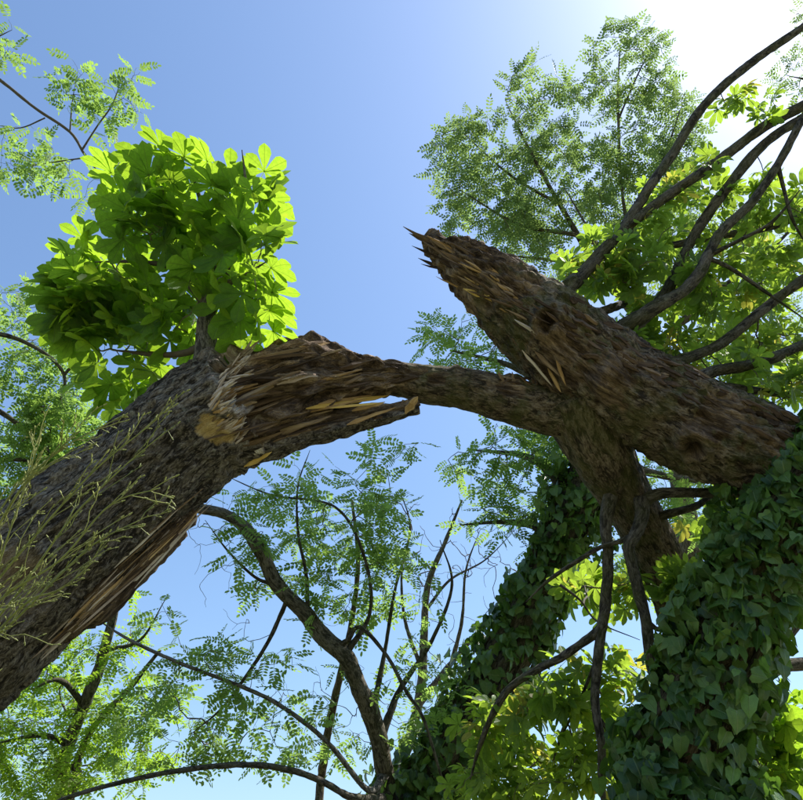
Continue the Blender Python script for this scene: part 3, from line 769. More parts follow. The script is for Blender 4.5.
# ================================================================== the broken-off top, hung up on the right
def fallen_top():
    base = Vector((4.15, 4.55, 0.0))
    pl = Plant('fallen_chestnut_top', base, 'broken-off heavy brown limb with splintered point, propped over the gap with its leafy branches', 'tree')
    mk = [(P(548, 322, 4.18), 0.10, 'knot'), (P(692, 446, 3.96), 0.10, 'knot'), (P(672, 416, 3.95), 0.04, 'hole'), (P(752, 432, 3.86), 0.055, 'hole'),
          (P(605, 375, 4.1), 0.14, 'burl'), (P(560, 360, 4.15), 0.20, 'torn'), (P(610, 372, 4.05), 0.17, 'torn'), (P(725, 412, 3.95), 0.16, 'torn'), (P(790, 432, 3.8), 0.15, 'torn'), (P(520, 290, 4.3), 0.12, 'torn')]
    lim = limb_disp(0.10, 0.05, 61, mk)
    tip = np.array(P(505, 285, 4.5)); axd = np.array(P(428, 240, 4.6) - P(505, 285, 4.5)); axd /= np.linalg.norm(axd)
    def disp(x):
        d, torn, fresh = lim(x); q = x['bco']
        d += (ridged(np.stack([q[:, 0] * 22, q[:, 1] * 22, q[:, 2] * 9], 1), 3, 67) ** 1.6 - 0.45) * 0.055 + (vnoise(q * 48, 68) - 0.5) * 0.022
        ax = (x['pos'] - tip) @ axd
        t = sstep(ax + (vnoise(q * 9, 62) - 0.5) * 0.25, -0.02, 0.08)
        fib = ridged(np.stack([q[:, 0] * 22, q[:, 1] * 22, q[:, 2] * 2.2], 1), 2, 63)
        fib2 = vnoise(np.stack([q[:, 0] * 60, q[:, 1] * 60, q[:, 2] * 6], 1), 64)
        d = d * (1 - t) + t * (-0.015 + (fib - 0.6) * 0.11 + (fib2 - 0.5) * 0.05)
        return d, np.maximum(torn, t), fresh
    log_o = pl.limb('log', [(424, 238, 4.62, 7), (440, 247, 4.6, 13), (460, 261, 4.57, 23), (490, 284, 4.52, 32), (530, 317, 4.46, 40), (570, 350, 4.4, 45), (620, 386, 4.32, 46), (680, 417, 4.24, 46),
                     (740, 444, 4.16, 46), (800, 468, 4.1, 46), (870, 498, 4.1, 46), (960, 540, 4.25, 44), (P(1120, 640, 4.9), 0.26), (Vector((6.9, 6.2, -0.1)), 0.22)], 'bark_log', 150, 0.018, disp, nodes=False)
    mk2 = [(P(440, 376, 4.25), 0.07, 'torn'), (P(508, 382, 4.25), 0.09, 'torn'), (P(457, 370, 4.35), 0.04, 'burl'), (P(515, 376, 4.4), 0.07, 'burl'), (P(405, 372, 4.25), 0.1, 'torn')]
    limb_o = pl.limb('limb', [(355, 380, 4.42, 12), (395, 379, 4.40, 17), (430, 385, 4.4, 19), (470, 390, 4.4, 20.5), (508, 400, 4.4, 22), (545, 408, 4.42, 25), (590, 412, 4.4, 30)], 'bark_log', 72, 0.018, limb_disp(0.10, 0.07, 71, mk2), nodes=False)
    mk3 = [(P(555, 424, 4.3), 0.05, 'knot'), (P(636, 512, 4.35), 0.08, 'burl')]
    pl.limb('prop_limb', [(578, 392, 4.42, 40), (592, 432, 4.45, 34), (620, 485, 4.55, 26), (640, 522, 4.62, 24.5), (660, 560, 4.7, 23), (678, 606, 4.78, 22), (694, 660, 4.85, 21), (712, 730, 4.92, 21), (Vector((2.9, 5.4, 1.4)), 0.15), (Vector((3.2, 5.5, -0.1)), 0.17)],
            'bark_log', 84, 0.022, limb_disp(0.10, 0.06, 81, mk3), nodes=False)
    bv = pl.bvh(); root = pl.root
    # splintered point
    for a, b, w_, dd, mt in (((470, 262), (403, 227), .045, 4.5, 'wood_brown'), ((452, 252), (409, 233), .03, 4.5, 'wood_dark'), ((468, 272), (412, 246), .03, 4.52, 'wood_dark'), ((470, 280), (418, 258), .035, 4.56, 'wood_dark'),
                            ((462, 274), (421, 264), .022, 4.6, 'wood_dark'), ((520, 290), (427, 235), .07, 4.42, 'wood_tan'), ((524, 280), (447, 240), .06, 4.48, 'wood_brown'), ((508, 272), (436, 236), .05, 4.55, 'wood_tan'),
                            ((500, 282), (440, 250), .05, 4.38, 'wood_brown'), ((492, 290), (436, 256), .045, 4.4, 'wood_dark'), ((530, 285), (470, 246), .05, 4.55, 'wood_brown'),
                            ((496, 300), (452, 270), .04, 4.4, 'wood_dark'), ((500, 302), (463, 289), .045, 4.33, 'wood_fresh'), ((490, 296), (466, 290), .03, 4.33, 'wood_fresh'),
                            ((535, 300), (478, 262), .03, 4.36, 'wood_tan'), ((480, 268), (430, 240), .03, 4.42, 'wood_brown')):
        shard(log_o, P(a[0], a[1], dd), P(b[0], b[1], dd + 0.06), w_, 0.03, mt, None)
    for i in range(60):
        t = random.random(); px = 440 + t * 95 + random.gauss(0, 4); py = 247 + t * 65 + random.gauss(0, 10 + 6 * t)
        loc, nrm = hit(bv, px, py)
        if loc is None: continue
        d = Vector(axd) + Vector([random.gauss(0, .08) for _ in range(3)]) + nrm * random.uniform(0, 0.12); L = random.uniform(0.07, 0.28)
        shard(log_o, loc - nrm * 0.004 - d * L * 0.4, loc + d.normalized() * L * 0.6, random.uniform(0.008, 0.026), 0.012, random.choices(('wood_dark', 'wood_brown', 'wood_tan', 'wood_pale'), (4, 5, 2, 0.5))[0], nrm)
    # torn edge hanging at the joint, flaking bark plates along the log
    for a, b, w_, mt in (((522, 350), (552, 386), .02, 'wood_pale'), ((512, 338), (542, 374), .02, 'wood_brown'), ((548, 368), (561, 392), .025, 'wood_tan'), ((556, 360), (566, 386), .02, 'wood_tan'), ((535, 352), (560, 376), .03, 'wood_brown')):
        la, _ = hit(bv, *a); lb, _ = hit(bv, *b)
        la = la or P(a[0], a[1], 4.1); lb = lb or P(b[0], b[1], 4.15)
        cv = (Vector((0, 0, CAM_Z)) - la).normalized()
        shard(log_o, la + cv * 0.015, lb + cv * 0.03, w_, 0.014, mt, cv)
    for i in range(70):
        t = random.random(); px = 545 + t * 250; py = 322 + t * 118 - 14 + random.gauss(0, 13)
        loc, nrm = hit(bv, px, py)
        if loc is None: continue
        ld = (P(800, 468, 4.1) - P(570, 350, 4.4)).normalized() + Vector([random.gauss(0, .15) for _ in range(3)])
        L = random.uniform(0.06, 0.18)
        shard(log_o, loc - ld * L * 0.5, loc + ld.normalized() * L * 0.5 + nrm * 0.008, random.uniform(0.015, 0.04), 0.016, random.choices(('wood_dark', 'wood_brown'), (8, 1))[0], nrm, name='bark_flake')
    for i in range(16):
        px = random.uniform(495, 540); py = 374 + (px - 495) * 0.12 + random.uniform(0, 8)
        loc, nrm = hit(bv, px, py)
        if loc is None: continue
        d = Vector((random.uniform(-1, 1), random.uniform(-.3, .3), random.uniform(0, 0.5))); L = random.uniform(.04, .1)
        shard(limb_o, loc - d * L * .5, loc + d.normalized() * L, .02, .01, random.choice(('wood_dark', 'wood_brown')), nrm, name='bark_flake')
    # branches of the crown
    br = [
        [(556, 300, 4.55, 9), (580, 276, 4.7, 7), (608, 246, 4.85, 6), (628, 222, 5.0, 5.5), (650, 186, 5.1, 5), (672, 155, 5.2, 4.8), (702, 108, 5.3, 4.6), (742, 70, 5.4, 4.4), (803, 27, 5.5, 4), (870, -20, 5.6, 3)],
        [(575, 283, 4.7, 7), (605, 248, 4.9, 5.5), (634, 221, 5.0, 5), (676, 190, 5.1, 5), (722, 158, 5.2, 5), (762, 128, 5.3, 5), (803, 106, 5.4, 5), (870, 70, 5.5, 4)],
        [(630, 332, 4.75, 7), (656, 306, 4.95, 6), (668, 290, 5.0, 5.5), (684, 255, 5.1, 5.2), (698, 229, 5.15, 5), (728, 187, 5.2, 5), (762, 146, 5.3, 4.8), (806, 116, 5.4, 4.5), (870, 80, 5.5, 4)],
        [(552, 300, 4.6, 11), (566, 300, 4.62, 9), (590, 316, 4.65, 8.5), (614, 331, 4.65, 8.5), (632, 322, 4.6, 8), (657, 306, 4.6, 7), (682, 292, 4.65, 6), (700, 272, 4.7, 5.5), (708, 255, 4.75, 5.2), (722, 231, 4.8, 5), (752, 202, 4.9, 4.6), (778, 164, 5.0, 4.2), (803, 118, 5.1, 4), (830, 70, 5.2, 3)],
        [(606, 330, 4.65, 8), (640, 346, 4.7, 7.5), (664, 360, 4.72, 6.5), (690, 357, 4.8, 5.5), (720, 344, 4.85, 5), (745, 325, 4.9, 5), (770, 304, 4.95, 5), (806, 278, 5.0, 5), (870, 240, 5.1, 4)],
        [(680, 400, 4.3, 9), (696, 381, 4.38, 7), (714, 371, 4.42, 6), (745, 366, 4.45, 5.5), (775, 357, 4.5, 5.5), (806, 344, 4.55, 5), (880, 320, 4.6, 4)],
        [(575, 284, 4.7, 6), (600, 260, 5.1, 5), (632, 249, 5.3, 4.5), (664, 247, 5.35, 4.2), (713, 237, 5.4, 4), (762, 229, 5.45, 4), (806, 216, 5.5, 4), (880, 200, 5.6, 3)],
        [(778, 166, 5.0, 3), (784, 190, 4.95, 2.4), (792, 218, 4.9, 2.2), (806, 245, 4.9, 1.8)],
        [(708, 258, 4.75, 3), (730, 268, 4.7, 2.6), (760, 288, 4.65, 2.4), (803, 318, 4.6, 2)],
        [(712, 254, 4.76, 3), (740, 240, 4.6, 2.4), (772, 222, 4.5, 2.2), (800, 190, 4.45, 1.6)],
        [(700, 380, 4.4, 6), (730, 388, 4.5, 5), (765, 392, 4.6, 4), (806, 400, 4.7, 3.5)],
        [(590, 316, 4.65, 5), (640, 300, 5.3, 4), (690, 300, 5.8, 3.4), (740, 290, 6.2, 3), (800, 270, 6.5, 2.4)],
    ]
    for i, b in enumerate(br): pl.limb('branch', b, 'bark_limb', 12, 0.04, seed=100 + i)
    nb = len(pl.nodes)
    global DENS
    DENS = 1.35
    crown = (blob(650, 265, 70, 55, 4.7, 5.8, 30) + blob(745, 300, 75, 90, 4.8, 7.4, 70) + blob(700, 200, 70, 40, 5.0, 6.0, 16) + blob(780, 220, 40, 60, 4.9, 6.2, 18)
             + blob(600, 268, 45, 22, 4.6, 5.2, 14) + blob(660, 350, 40, 22, 4.5, 5.2, 14) + blob(770, 375, 45, 30, 4.3, 6.0, 20) + blob(745, 105, 30, 14, 5.2, 5.5, 4) + blob(860, 250, 50, 180, 4.6, 6.4, 22))
    p1 = pl.grow(crown, 0.09, 0.12, 0.0024, 0.4, 0.012)
    chestnut_on(pl, p1, 3.6, (0.36, 0.72), 14, 0.85, 0.85, 0.5)
    pl.twigs('twig')
    # branches on the propping limb and those that hang from it
    pl.nodes, pl.ndir = [], []
    lo = [
        [(640, 506, 4.45, 8), (652, 496, 4.36, 6), (670, 493, 4.3, 5.2), (716, 493, 4.3, 4.8), (772, 495, 4.35, 4), (830, 500, 4.5, 3)],
        [(650, 520, 4.6, 6), (664, 515, 4.5, 4.5), (694, 507, 4.5, 4), (716, 498, 4.55, 3.4), (760, 510, 4.6, 2.6)],
        [(641, 500, 4.38, 8), (642, 517, 4.3, 6.5), (634, 537, 4.22, 6.2), (629, 550, 4.2, 5.8), (637, 584, 4.15, 5.6), (646, 621, 4.1, 5.6), (650, 660, 4.08, 5), (655, 695, 4.05, 4)],
        [(612, 492, 4.45, 8), (606, 520, 4.36, 6), (608, 552, 4.3, 5.2), (606, 598, 4.25, 5.2), (599, 650, 4.2, 5), (595, 700, 4.15, 4.6), (601, 742, 4.1, 4.4), (602, 783, 4.1, 4), (606, 830, 4.1, 3)],
        [(632, 536, 4.22, 4), (618, 542, 4.25, 3), (601, 547, 4.28, 2.8), (579, 560, 4.35, 2.8), (549, 580, 4.45, 2.4), (526, 602, 4.5, 1.6)],
        [(602, 628, 4.22, 5), (585, 641, 4.26, 4.4), (560, 658, 4.32, 4.2), (538, 669, 4.4, 4.2), (510, 688, 4.45, 4), (494, 712, 4.5, 3.8), (480, 745, 4.55, 3), (470, 780, 4.6, 2)],
        [(648, 622, 4.1, 3), (662, 630, 4.2, 2.6), (690, 622, 4.4, 2.2), (712, 618, 4.6, 1.6)],
        [(600, 720, 4.15, 3), (620, 745, 4.25, 2.4), (640, 770, 4.4, 2)],
        [(560, 585, 4.4, 2), (580, 600, 4.4, 1.6), (598, 622, 4.35, 1.4), (640, 640, 4.3, 1.2)],
        [(598, 655, 4.2, 2.4), (580, 700, 4.5, 2), (560, 740, 4.8, 1.8), (545, 790, 5.0, 1.6)],
    ]
    for i, b in enumerate(lo): pl.limb('branch', b, 'bark_limb', 12, 0.035, seed=140 + i)
    DENS = 1.3
    low = (blob(545, 745, 85, 58, 4.3, 5.4, 52) + blob(600, 690, 60, 40, 4.3, 5.2, 12) + blob(640, 600, 30, 30, 4.4, 5.0, 5) + blob(590, 600, 18, 35, 4.6, 5.2, 7) + blob(680, 590, 28, 22, 4.05, 4.3, 6)
           + blob(770, 500, 40, 25, 4.4, 5.2, 8) + blob(700, 520, 40, 16, 4.6, 5.2, 5) + blob(490, 790, 40, 20, 4.6, 5.2, 8) + blob(760, 745, 50, 55, 4.8, 5.8, 0))
    p2 = pl.grow(low, 0.08, 0.12, 0.0022, 0.4, 0.010)
    chestnut_on(pl, p2, 3.8, (0.42, 0.85), 14, 0.8, 0.75, 0.5)
    pl.twigs('twig', name='hanging_twigs')
    pl.put_leaves(CR)
fallen_top()

DENS = 1.6
# ================================================================== leaning trunks with ivy
def in_view(p):
    x, y, d = proj(p); return 300 < y < 900 and x < 900
def ivy_trunk(name, pts, mat, label, ivy_label, n_leaf, size, thick, base, n_single=300, seed=0, cover=None, extra=()):
    pl = Plant(name, base, label, 'tree')
    pl.limb('trunk', pts, mat, 40, 0.05, limb_disp(0.12, 0.06, seed), nodes=False)
    for i, b in enumerate(extra): pl.limb('branch', b, 'bark_limb', 12, 0.05, seed=seed + 20 + i)
    iv = Plant('ivy_vine', base, ivy_label, 'ivy', 'ivy climbing the trunks')
    ps, rs = pts_of(pts); c, r = catmull(ps, rs, 0.04); t, u, v = frames(c)
    # climbing stems
    for k in range(7):
        a0 = k * 0.9; L = len(c); q = []
        for i in range(0, L, 6):
            a = a0 + 0.5 * math.sin(i * 0.05 + k) + 0.004 * i
            q.append((Vector(c[i] + (u[i] * math.cos(a) + v[i] * math.sin(a)) * (r[i] * 1.05 + 0.008)), 0.014 * (1 - 0.6 * i / L) + 0.003))
        iv.limb('stem', q, 'bark_limb', 6, 0.08, limb_disp(0.15, 0.05, seed + k), nodes=False)
    k = 0; tries = 0
    ok = [i for i in range(len(c)) if in_view(c[i])]
    while k < n_leaf and tries < n_leaf * 8:
        tries += 1
        i = ok[int(RNG.integers(len(ok)))]; a = RNG.uniform(0, 2 * math.pi)
        n = u[i] * math.cos(a) + v[i] * math.sin(a)
        s_ = i * 0.04
        cl = float(vnoise(np.array([[math.cos(a) * 1.6 + seed, math.sin(a) * 1.6, s_ * 2.4]]), seed + 3)[0])
        cc = cover(s_, n, c[i]) if cover else 1.0
        if cc < 1 and cl * cc < RNG.uniform(0.0, 0.30): continue
        out = r[i] + 0.02 + thick * RNG.uniform(0.1, 1.0) * (0.10 + 2.3 * max(0, cl - 0.3))
        p = c[i] + n * out + t[i] * RNG.uniform(-0.03, 0.03)
        # blades hang tip down and lean outward, like shingles
        y = np.array((0, 0, -1.0)) * 0.75 + n * 0.15 + RNG.normal(size=3) * 0.42
        z = n * 0.8 + np.array((0, 0, 0.55)) + RNG.normal(size=3) * 0.6
        iv.leaves.append((p, y, z, RNG.uniform(*size), int(RNG.integers(len(IV)))))
        k += 1
    iv.put_leaves(IV, n_single=n_single)
    return pl

rb = Vector((1.35, 3.15, 0.0))
def cov_r(s_, n, p):
    x, y, d = proj(p)
    # the bark shows on the right flank higher up
    return 1.0 if not (y < 660 and n[0] > 0.35) else 0.25
ivy_trunk('ivy_clad_tree', [(rb + Vector((0, 0, -0.1)), 0.34), (rb + Vector((0.0, 0, 0.9)), 0.29), (678, 800, 3.55, 46), (692, 730, 3.6, 40), (712, 670, 3.66, 36), (739, 610, 3.72, 34), (768, 552, 3.78, 34), (806, 490, 3.84, 34), (866, 400, 3.95, 32), (950, 260, 4.2, 28), (1050, 60, 4.6, 22)],
          'bark_log', 'leaning brown trunk at right edge, mostly hidden under large-leaved ivy', 'large dark green ivy leaves shingled over the nearest trunk at lower right',
          5200, (0.045, 0.10), 0.17, rb, 300, 200, cov_r,
          [[(750, 690, 3.72, 9), (775, 668, 3.9, 7), (803, 664, 4.0, 6.5), (850, 662, 4.1, 5)], [(760, 655, 3.8, 8), (780, 640, 3.95, 7), (803, 615, 4.1, 6.5), (850, 570, 4.3, 5)]])
mb = Vector((-0.05, 7.5, 0.0))
mid = ivy_trunk('ivy_clad_tree', [(mb + Vector((0, 0, -0.1)), 0.34), (mb + Vector((0.1, 0, 1.5)), 0.3), (420, 800, 7.3, 27), (462, 730, 7.4, 25), (508, 655, 7.5, 23), (542, 585, 7.6, 22), (570, 520, 7.7, 20), (596, 455, 7.9, 17), (620, 390, 8.2, 14), (640, 320, 8.6, 10)],
          'bark_locust', 'slanting trunk in the middle distance wrapped in small-leaved ivy, pale feathery crown above', 'small dense blue-green ivy wrapped round the slanting middle-distance trunk',
          5200, (0.07, 0.125), 0.30, mb, 300, 240, None,
          [[(556, 540, 7.66, 5), (530, 525, 7.8, 4), (500, 522, 7.9, 3), (460, 525, 8.0, 2)], [(575, 505, 7.72, 6), (548, 470, 7.9, 4.5), (520, 455, 8.1, 3.5), (470, 450, 8.3, 2)],
           [(592, 462, 7.9, 7), (560, 410, 8.2, 5), (520, 370, 8.5, 4), (450, 350, 8.8, 2.5)], [(600, 450, 7.9, 6), (640, 470, 8.0, 4.5), (700, 480, 8.3, 3), (750, 470, 8.5, 2)],
           [(585, 480, 7.8, 5), (620, 520, 7.9, 4), (660, 545, 8.0, 3), (700, 580, 8.2, 2)], [(620, 390, 8.2, 6), (640, 330, 8.6, 4), (600, 250, 9.0, 2.4), (560, 180, 9.4, 1)]])
mid.grow(blob(505, 480, 62, 62, 7.5, 8.8, 40) + blob(480, 350, 80, 38, 8.2, 9.2, 26) + blob(580, 450, 60, 50, 7.6, 8.8, 22) + blob(540, 385, 60, 40, 7.8, 8.8, 8) + blob(690, 505, 75, 60, 7.8, 9.2, 44) + blob(560, 520, 50, 40, 7.3, 8.2, 18) + blob(650, 580, 60, 30, 8.0, 9.0, 12), 0.12, 0.12, 0.0024, 0.42, 0.012)
locust_on(mid, mid.paths, 10, (0.17, 0.26), 0.25, 0.8)
mid.twigs('twig'); mid.put_leaves(LO)

# ================================================================== the crooked locust in the middle
def crooked():
    b = Vector((-0.35, 7.2, 0))
    pl = Plant('crooked_locust_tree', b, 'thin crooked tree bending to the left below the break, sparse feathery leaves', 'tree')
    pl.limb('trunk', [(b + Vector((0, 0, -0.1)), 0.12), (b + Vector((0.1, 0, 1.3)), 0.105), (386, 800, 7.0, 9.5), (382, 760, 7.0, 9.2), (374, 722, 7.0, 8.8), (362, 692, 6.95, 8.5), (345, 657, 6.9, 8.6), (322, 636, 6.9, 8.4), (304, 611, 6.9, 7.8), (278, 587, 6.9, 7.2), (262, 555, 6.9, 6.6), (246, 529, 6.9, 6), (226, 515, 6.9, 5.4), (196, 508, 6.9, 5), (150, 500, 6.95, 4), (100, 480, 7.0, 3)],
            'bark_locust', 16, 0.03, seed=300, frm=0.5)
    for i, q in enumerate((
        [(333, 648, 6.9, 4), (348, 640, 6.85, 3), (360, 627, 6.8, 2.6), (387, 656, 6.7, 2.4), (407, 693, 6.6, 2.3), (424, 720, 6.5, 2.2), (446, 795, 6.4, 1.8), (455, 840, 6.4, 1.5)],
        [(308, 612, 6.9, 3), (306, 573, 6.95, 2.2), (298, 532, 7.0, 1.9), (298, 486, 7.1, 1.4), (310, 450, 7.2, 1)],
        [(345, 655, 6.9, 4), (370, 612, 7.0, 2.4), (364, 556, 7.1, 2.2), (335, 507, 7.2, 1.8), (272, 495, 7.3, 1.5), (228, 477, 7.3, 1.2)],
        [(288, 598, 6.9, 3), (268, 642, 6.8, 2.6), (246, 676, 6.75, 2.2), (222, 708, 6.7, 1.8), (190, 735, 6.7, 1.3)],
        [(278, 586, 6.9, 3), (255, 577, 6.85, 2), (228, 551, 6.8, 1.5), (205, 520, 6.8, 1)],
        [(384, 775, 7.0, 5), (368, 790, 6.6, 3.4), (330, 745, 6.5, 3.0), (290, 712, 6.4, 2.8), (250, 690, 6.4, 2.6), (180, 663, 6.3, 2.4), (130, 640, 6.3, 2.2), (98, 620, 6.3, 2)],
        [(388, 800, 6.9, 6), (352, 797, 6.3, 3.8), (315, 778, 6.2, 3.6), (275, 767, 6.1, 3.5), (230, 765, 6.0, 3.3), (170, 772, 5.95, 3.1), (110, 785, 5.9, 2.8), (66, 798, 5.9, 2.5), (10, 820, 5.9, 2)],
        [(380, 740, 7.0, 5), (400, 690, 7.3, 3.4), (432, 640, 7.6, 2.6), (452, 585, 7.8, 2.0), (440, 540, 7.9, 1.5)],
        [(372, 715, 7.0, 4), (385, 650, 7.4, 2.6), (395, 590, 7.6, 2), (410, 530, 7.8, 1.6), (400, 490, 7.9, 1.2)])):
        pl.limb('branch', q, 'bark_limb' if i != 5 else 'bark_grey', 8, 0.05, seed=310 + i)
    tg = (blob(330, 520, 85, 70, 6.7, 7.8, 44) + blob(390, 480, 45, 40, 7.0, 8.0, 12) + blob(270, 530, 60, 55, 6.6, 7.4, 16) + blob(385, 590, 60, 50, 7.0, 8.0, 22) + blob(240, 700, 75, 75, 6.2, 7.2, 34) + blob(190, 640, 50, 50, 6.2, 7.0, 10) + blob(160, 730, 60, 50, 6.0, 7.2, 16)
          + blob(330, 720, 60, 60, 6.5, 7.6, 12) + blob(420, 700, 40, 60, 6.5, 8.0, 16) + blob(300, 600, 50, 30, 6.6, 7.2, 5) + blob(350, 560, 60, 30, 7, 7.6, 8))
    pa = pl.grow(tg, 0.10, 0.14, 0.0018, 0.42, 0.010)
    locust_on(pl, pa, 8, (0.17, 0.27), 0.3, 0.85)
    # bare twigs
    pl.grow(blob(230, 560, 40, 70, 6.4, 7.2, 14) + blob(330, 690, 50, 70, 6.6, 7.4, 14) + blob(200, 520, 40, 40, 6.5, 7.0, 8), 0.10, 0.2, 0.0016, 0.4, 0.006)
    pl.twigs('twig'); pl.put_leaves(LO)
crooked()

# ================================================================== slim grey pole tree, bare grey tree
def slim():
    b = Vector((-1.0, 8.6, 0))
    pl = Plant('slim_tree', b, 'straight slender brown stem rising behind the crooked tree', 'tree')
    pl.limb('trunk', [(b + Vector((0, 0, -0.1)), 0.06), (318, 810, 8.2, 4.6), (324, 758, 8.2, 4.2), (331, 715, 8.2, 4), (342, 668, 8.2, 3.6), (352, 620, 8.2, 2.8), (358, 560, 8.2, 2.2), (352, 500, 8.3, 1.4)], 'bark_log', 10, 0.06, seed=330, frm=0.6)
    pa = pl.grow(blob(360, 520, 50, 60, 8.0, 8.8, 14), 0.1, 0.14, 0.0018, 0.4, 0.006)
    locust_on(pl, pa, 6, (0.15, 0.22)); pl.twigs('twig'); pl.put_leaves(LO)
slim()
def bare():
    b = Vector((0.1, 9.6, 0))
    pl = Plant('bare_tree', b, 'leafless grey tree with fanned twigs left of the ivy-wrapped slanting trunk', 'tree')
    pl.limb('trunk', [(b + Vector((0, 0, -0.1)), 0.10), (402, 800, 9.0, 5.4), (410, 740, 9.0, 5), (420, 695, 9.0, 4.6), (424, 640, 9.0, 4), (428, 585, 9.0, 3), (446, 540, 9.0, 2), (462, 500, 9.0, 1)], 'bark_grey', 10, 0.05, seed=340, frm=0.45)
    for i, q in enumerate(([(418, 705, 9, 4), (444, 672, 9.1, 3.4), (476, 634, 9.2, 2.8), (498, 608, 9.3, 2.2), (520, 566, 9.4, 1.2)],
                           [(452, 662, 9.1, 3), (462, 620, 9.0, 2.2), (466, 570, 9.0, 1.6), (480, 530, 9.0, 1)],
                           [(422, 670, 9, 3), (405, 620, 9.1, 2.2), (402, 570, 9.2, 1.6), (412, 530, 9.2, 1)],
                           [(426, 610, 9, 2.4), (450, 580, 9.1, 1.8), (485, 560, 9.2, 1.2), (515, 530, 9.2, .8)])):
        pl.limb('branch', q, 'bark_grey', 8, 0.05, seed=345 + i)
    pl.grow(blob(465, 590, 62, 62, 8.7, 9.8, 60) + blob(440, 540, 60, 40, 8.7, 9.6, 30), 0.12, 0.16, 0.0028, 0.38, 0.012)
    pl.twigs('bark_grey')
bare()

# ================================================================== bright young trees at lower left
def bright():
    b = Vector((-4.0, 8.0, 0))
    pl = Plant('twin_stemmed_tree', b, 'two slim stems in bright yellow-green foliage at the lower left corner', 'tree')
    pl.limb('trunk', [(b + Vector((0, 0, -0.1)), 0.10), (54, 810, 7.6, 7), (60, 770, 7.6, 6.4), (80, 715, 7.6, 6), (98, 670, 7.6, 5.4), (112, 620, 7.6, 4.6), (125, 560, 7.6, 3.4), (140, 500, 7.6, 2)], 'bark_locust', 12, 0.05, seed=350, frm=0.4)
    pl.limb('trunk', [(b + Vector((0.25, -0.1, -0.1)), 0.07), (66, 810, 7.4, 4.4), (76, 765, 7.4, 4), (95, 725, 7.4, 3.4), (128, 690, 7.4, 2.6), (160, 650, 7.4, 1.8)], 'bark_locust', 10, 0.05, seed=351, frm=0.4)
    for i, q in enumerate(([(84, 705, 7.6, 4), (60, 680, 7.4, 3), (30, 690, 7.2, 2)], [(70, 745, 7.6, 4), (40, 735, 7.4, 3), (-10, 745, 7.2, 2)], [(104, 650, 7.6, 3), (140, 640, 7.5, 2), (165, 600, 7.4, 1.4)], [(118, 600, 7.6, 3), (95, 540, 7.8, 2.4), (60, 470, 8.0, 2)])):
        pl.limb('branch', q, 'bark_limb', 8, 0.05, seed=352 + i)
    pa = pl.grow(blob(55, 720, 75, 75, 6.9, 8.4, 95) + blob(20, 770, 60, 50, 6.8, 8.4, 30) + blob(130, 730, 50, 70, 7.0, 8.2, 26) + blob(120, 620, 30, 40, 7.2, 8, 10) + blob(60, 650, 40, 40, 7.4, 8.4, 16), 0.1, 0.13, 0.002, 0.42, 0.01)
    locust_on(pl, pa, 10, (0.16, 0.25), 0.25, 0.85); pl.twigs('twig'); pl.put_leaves(BR)
bright()

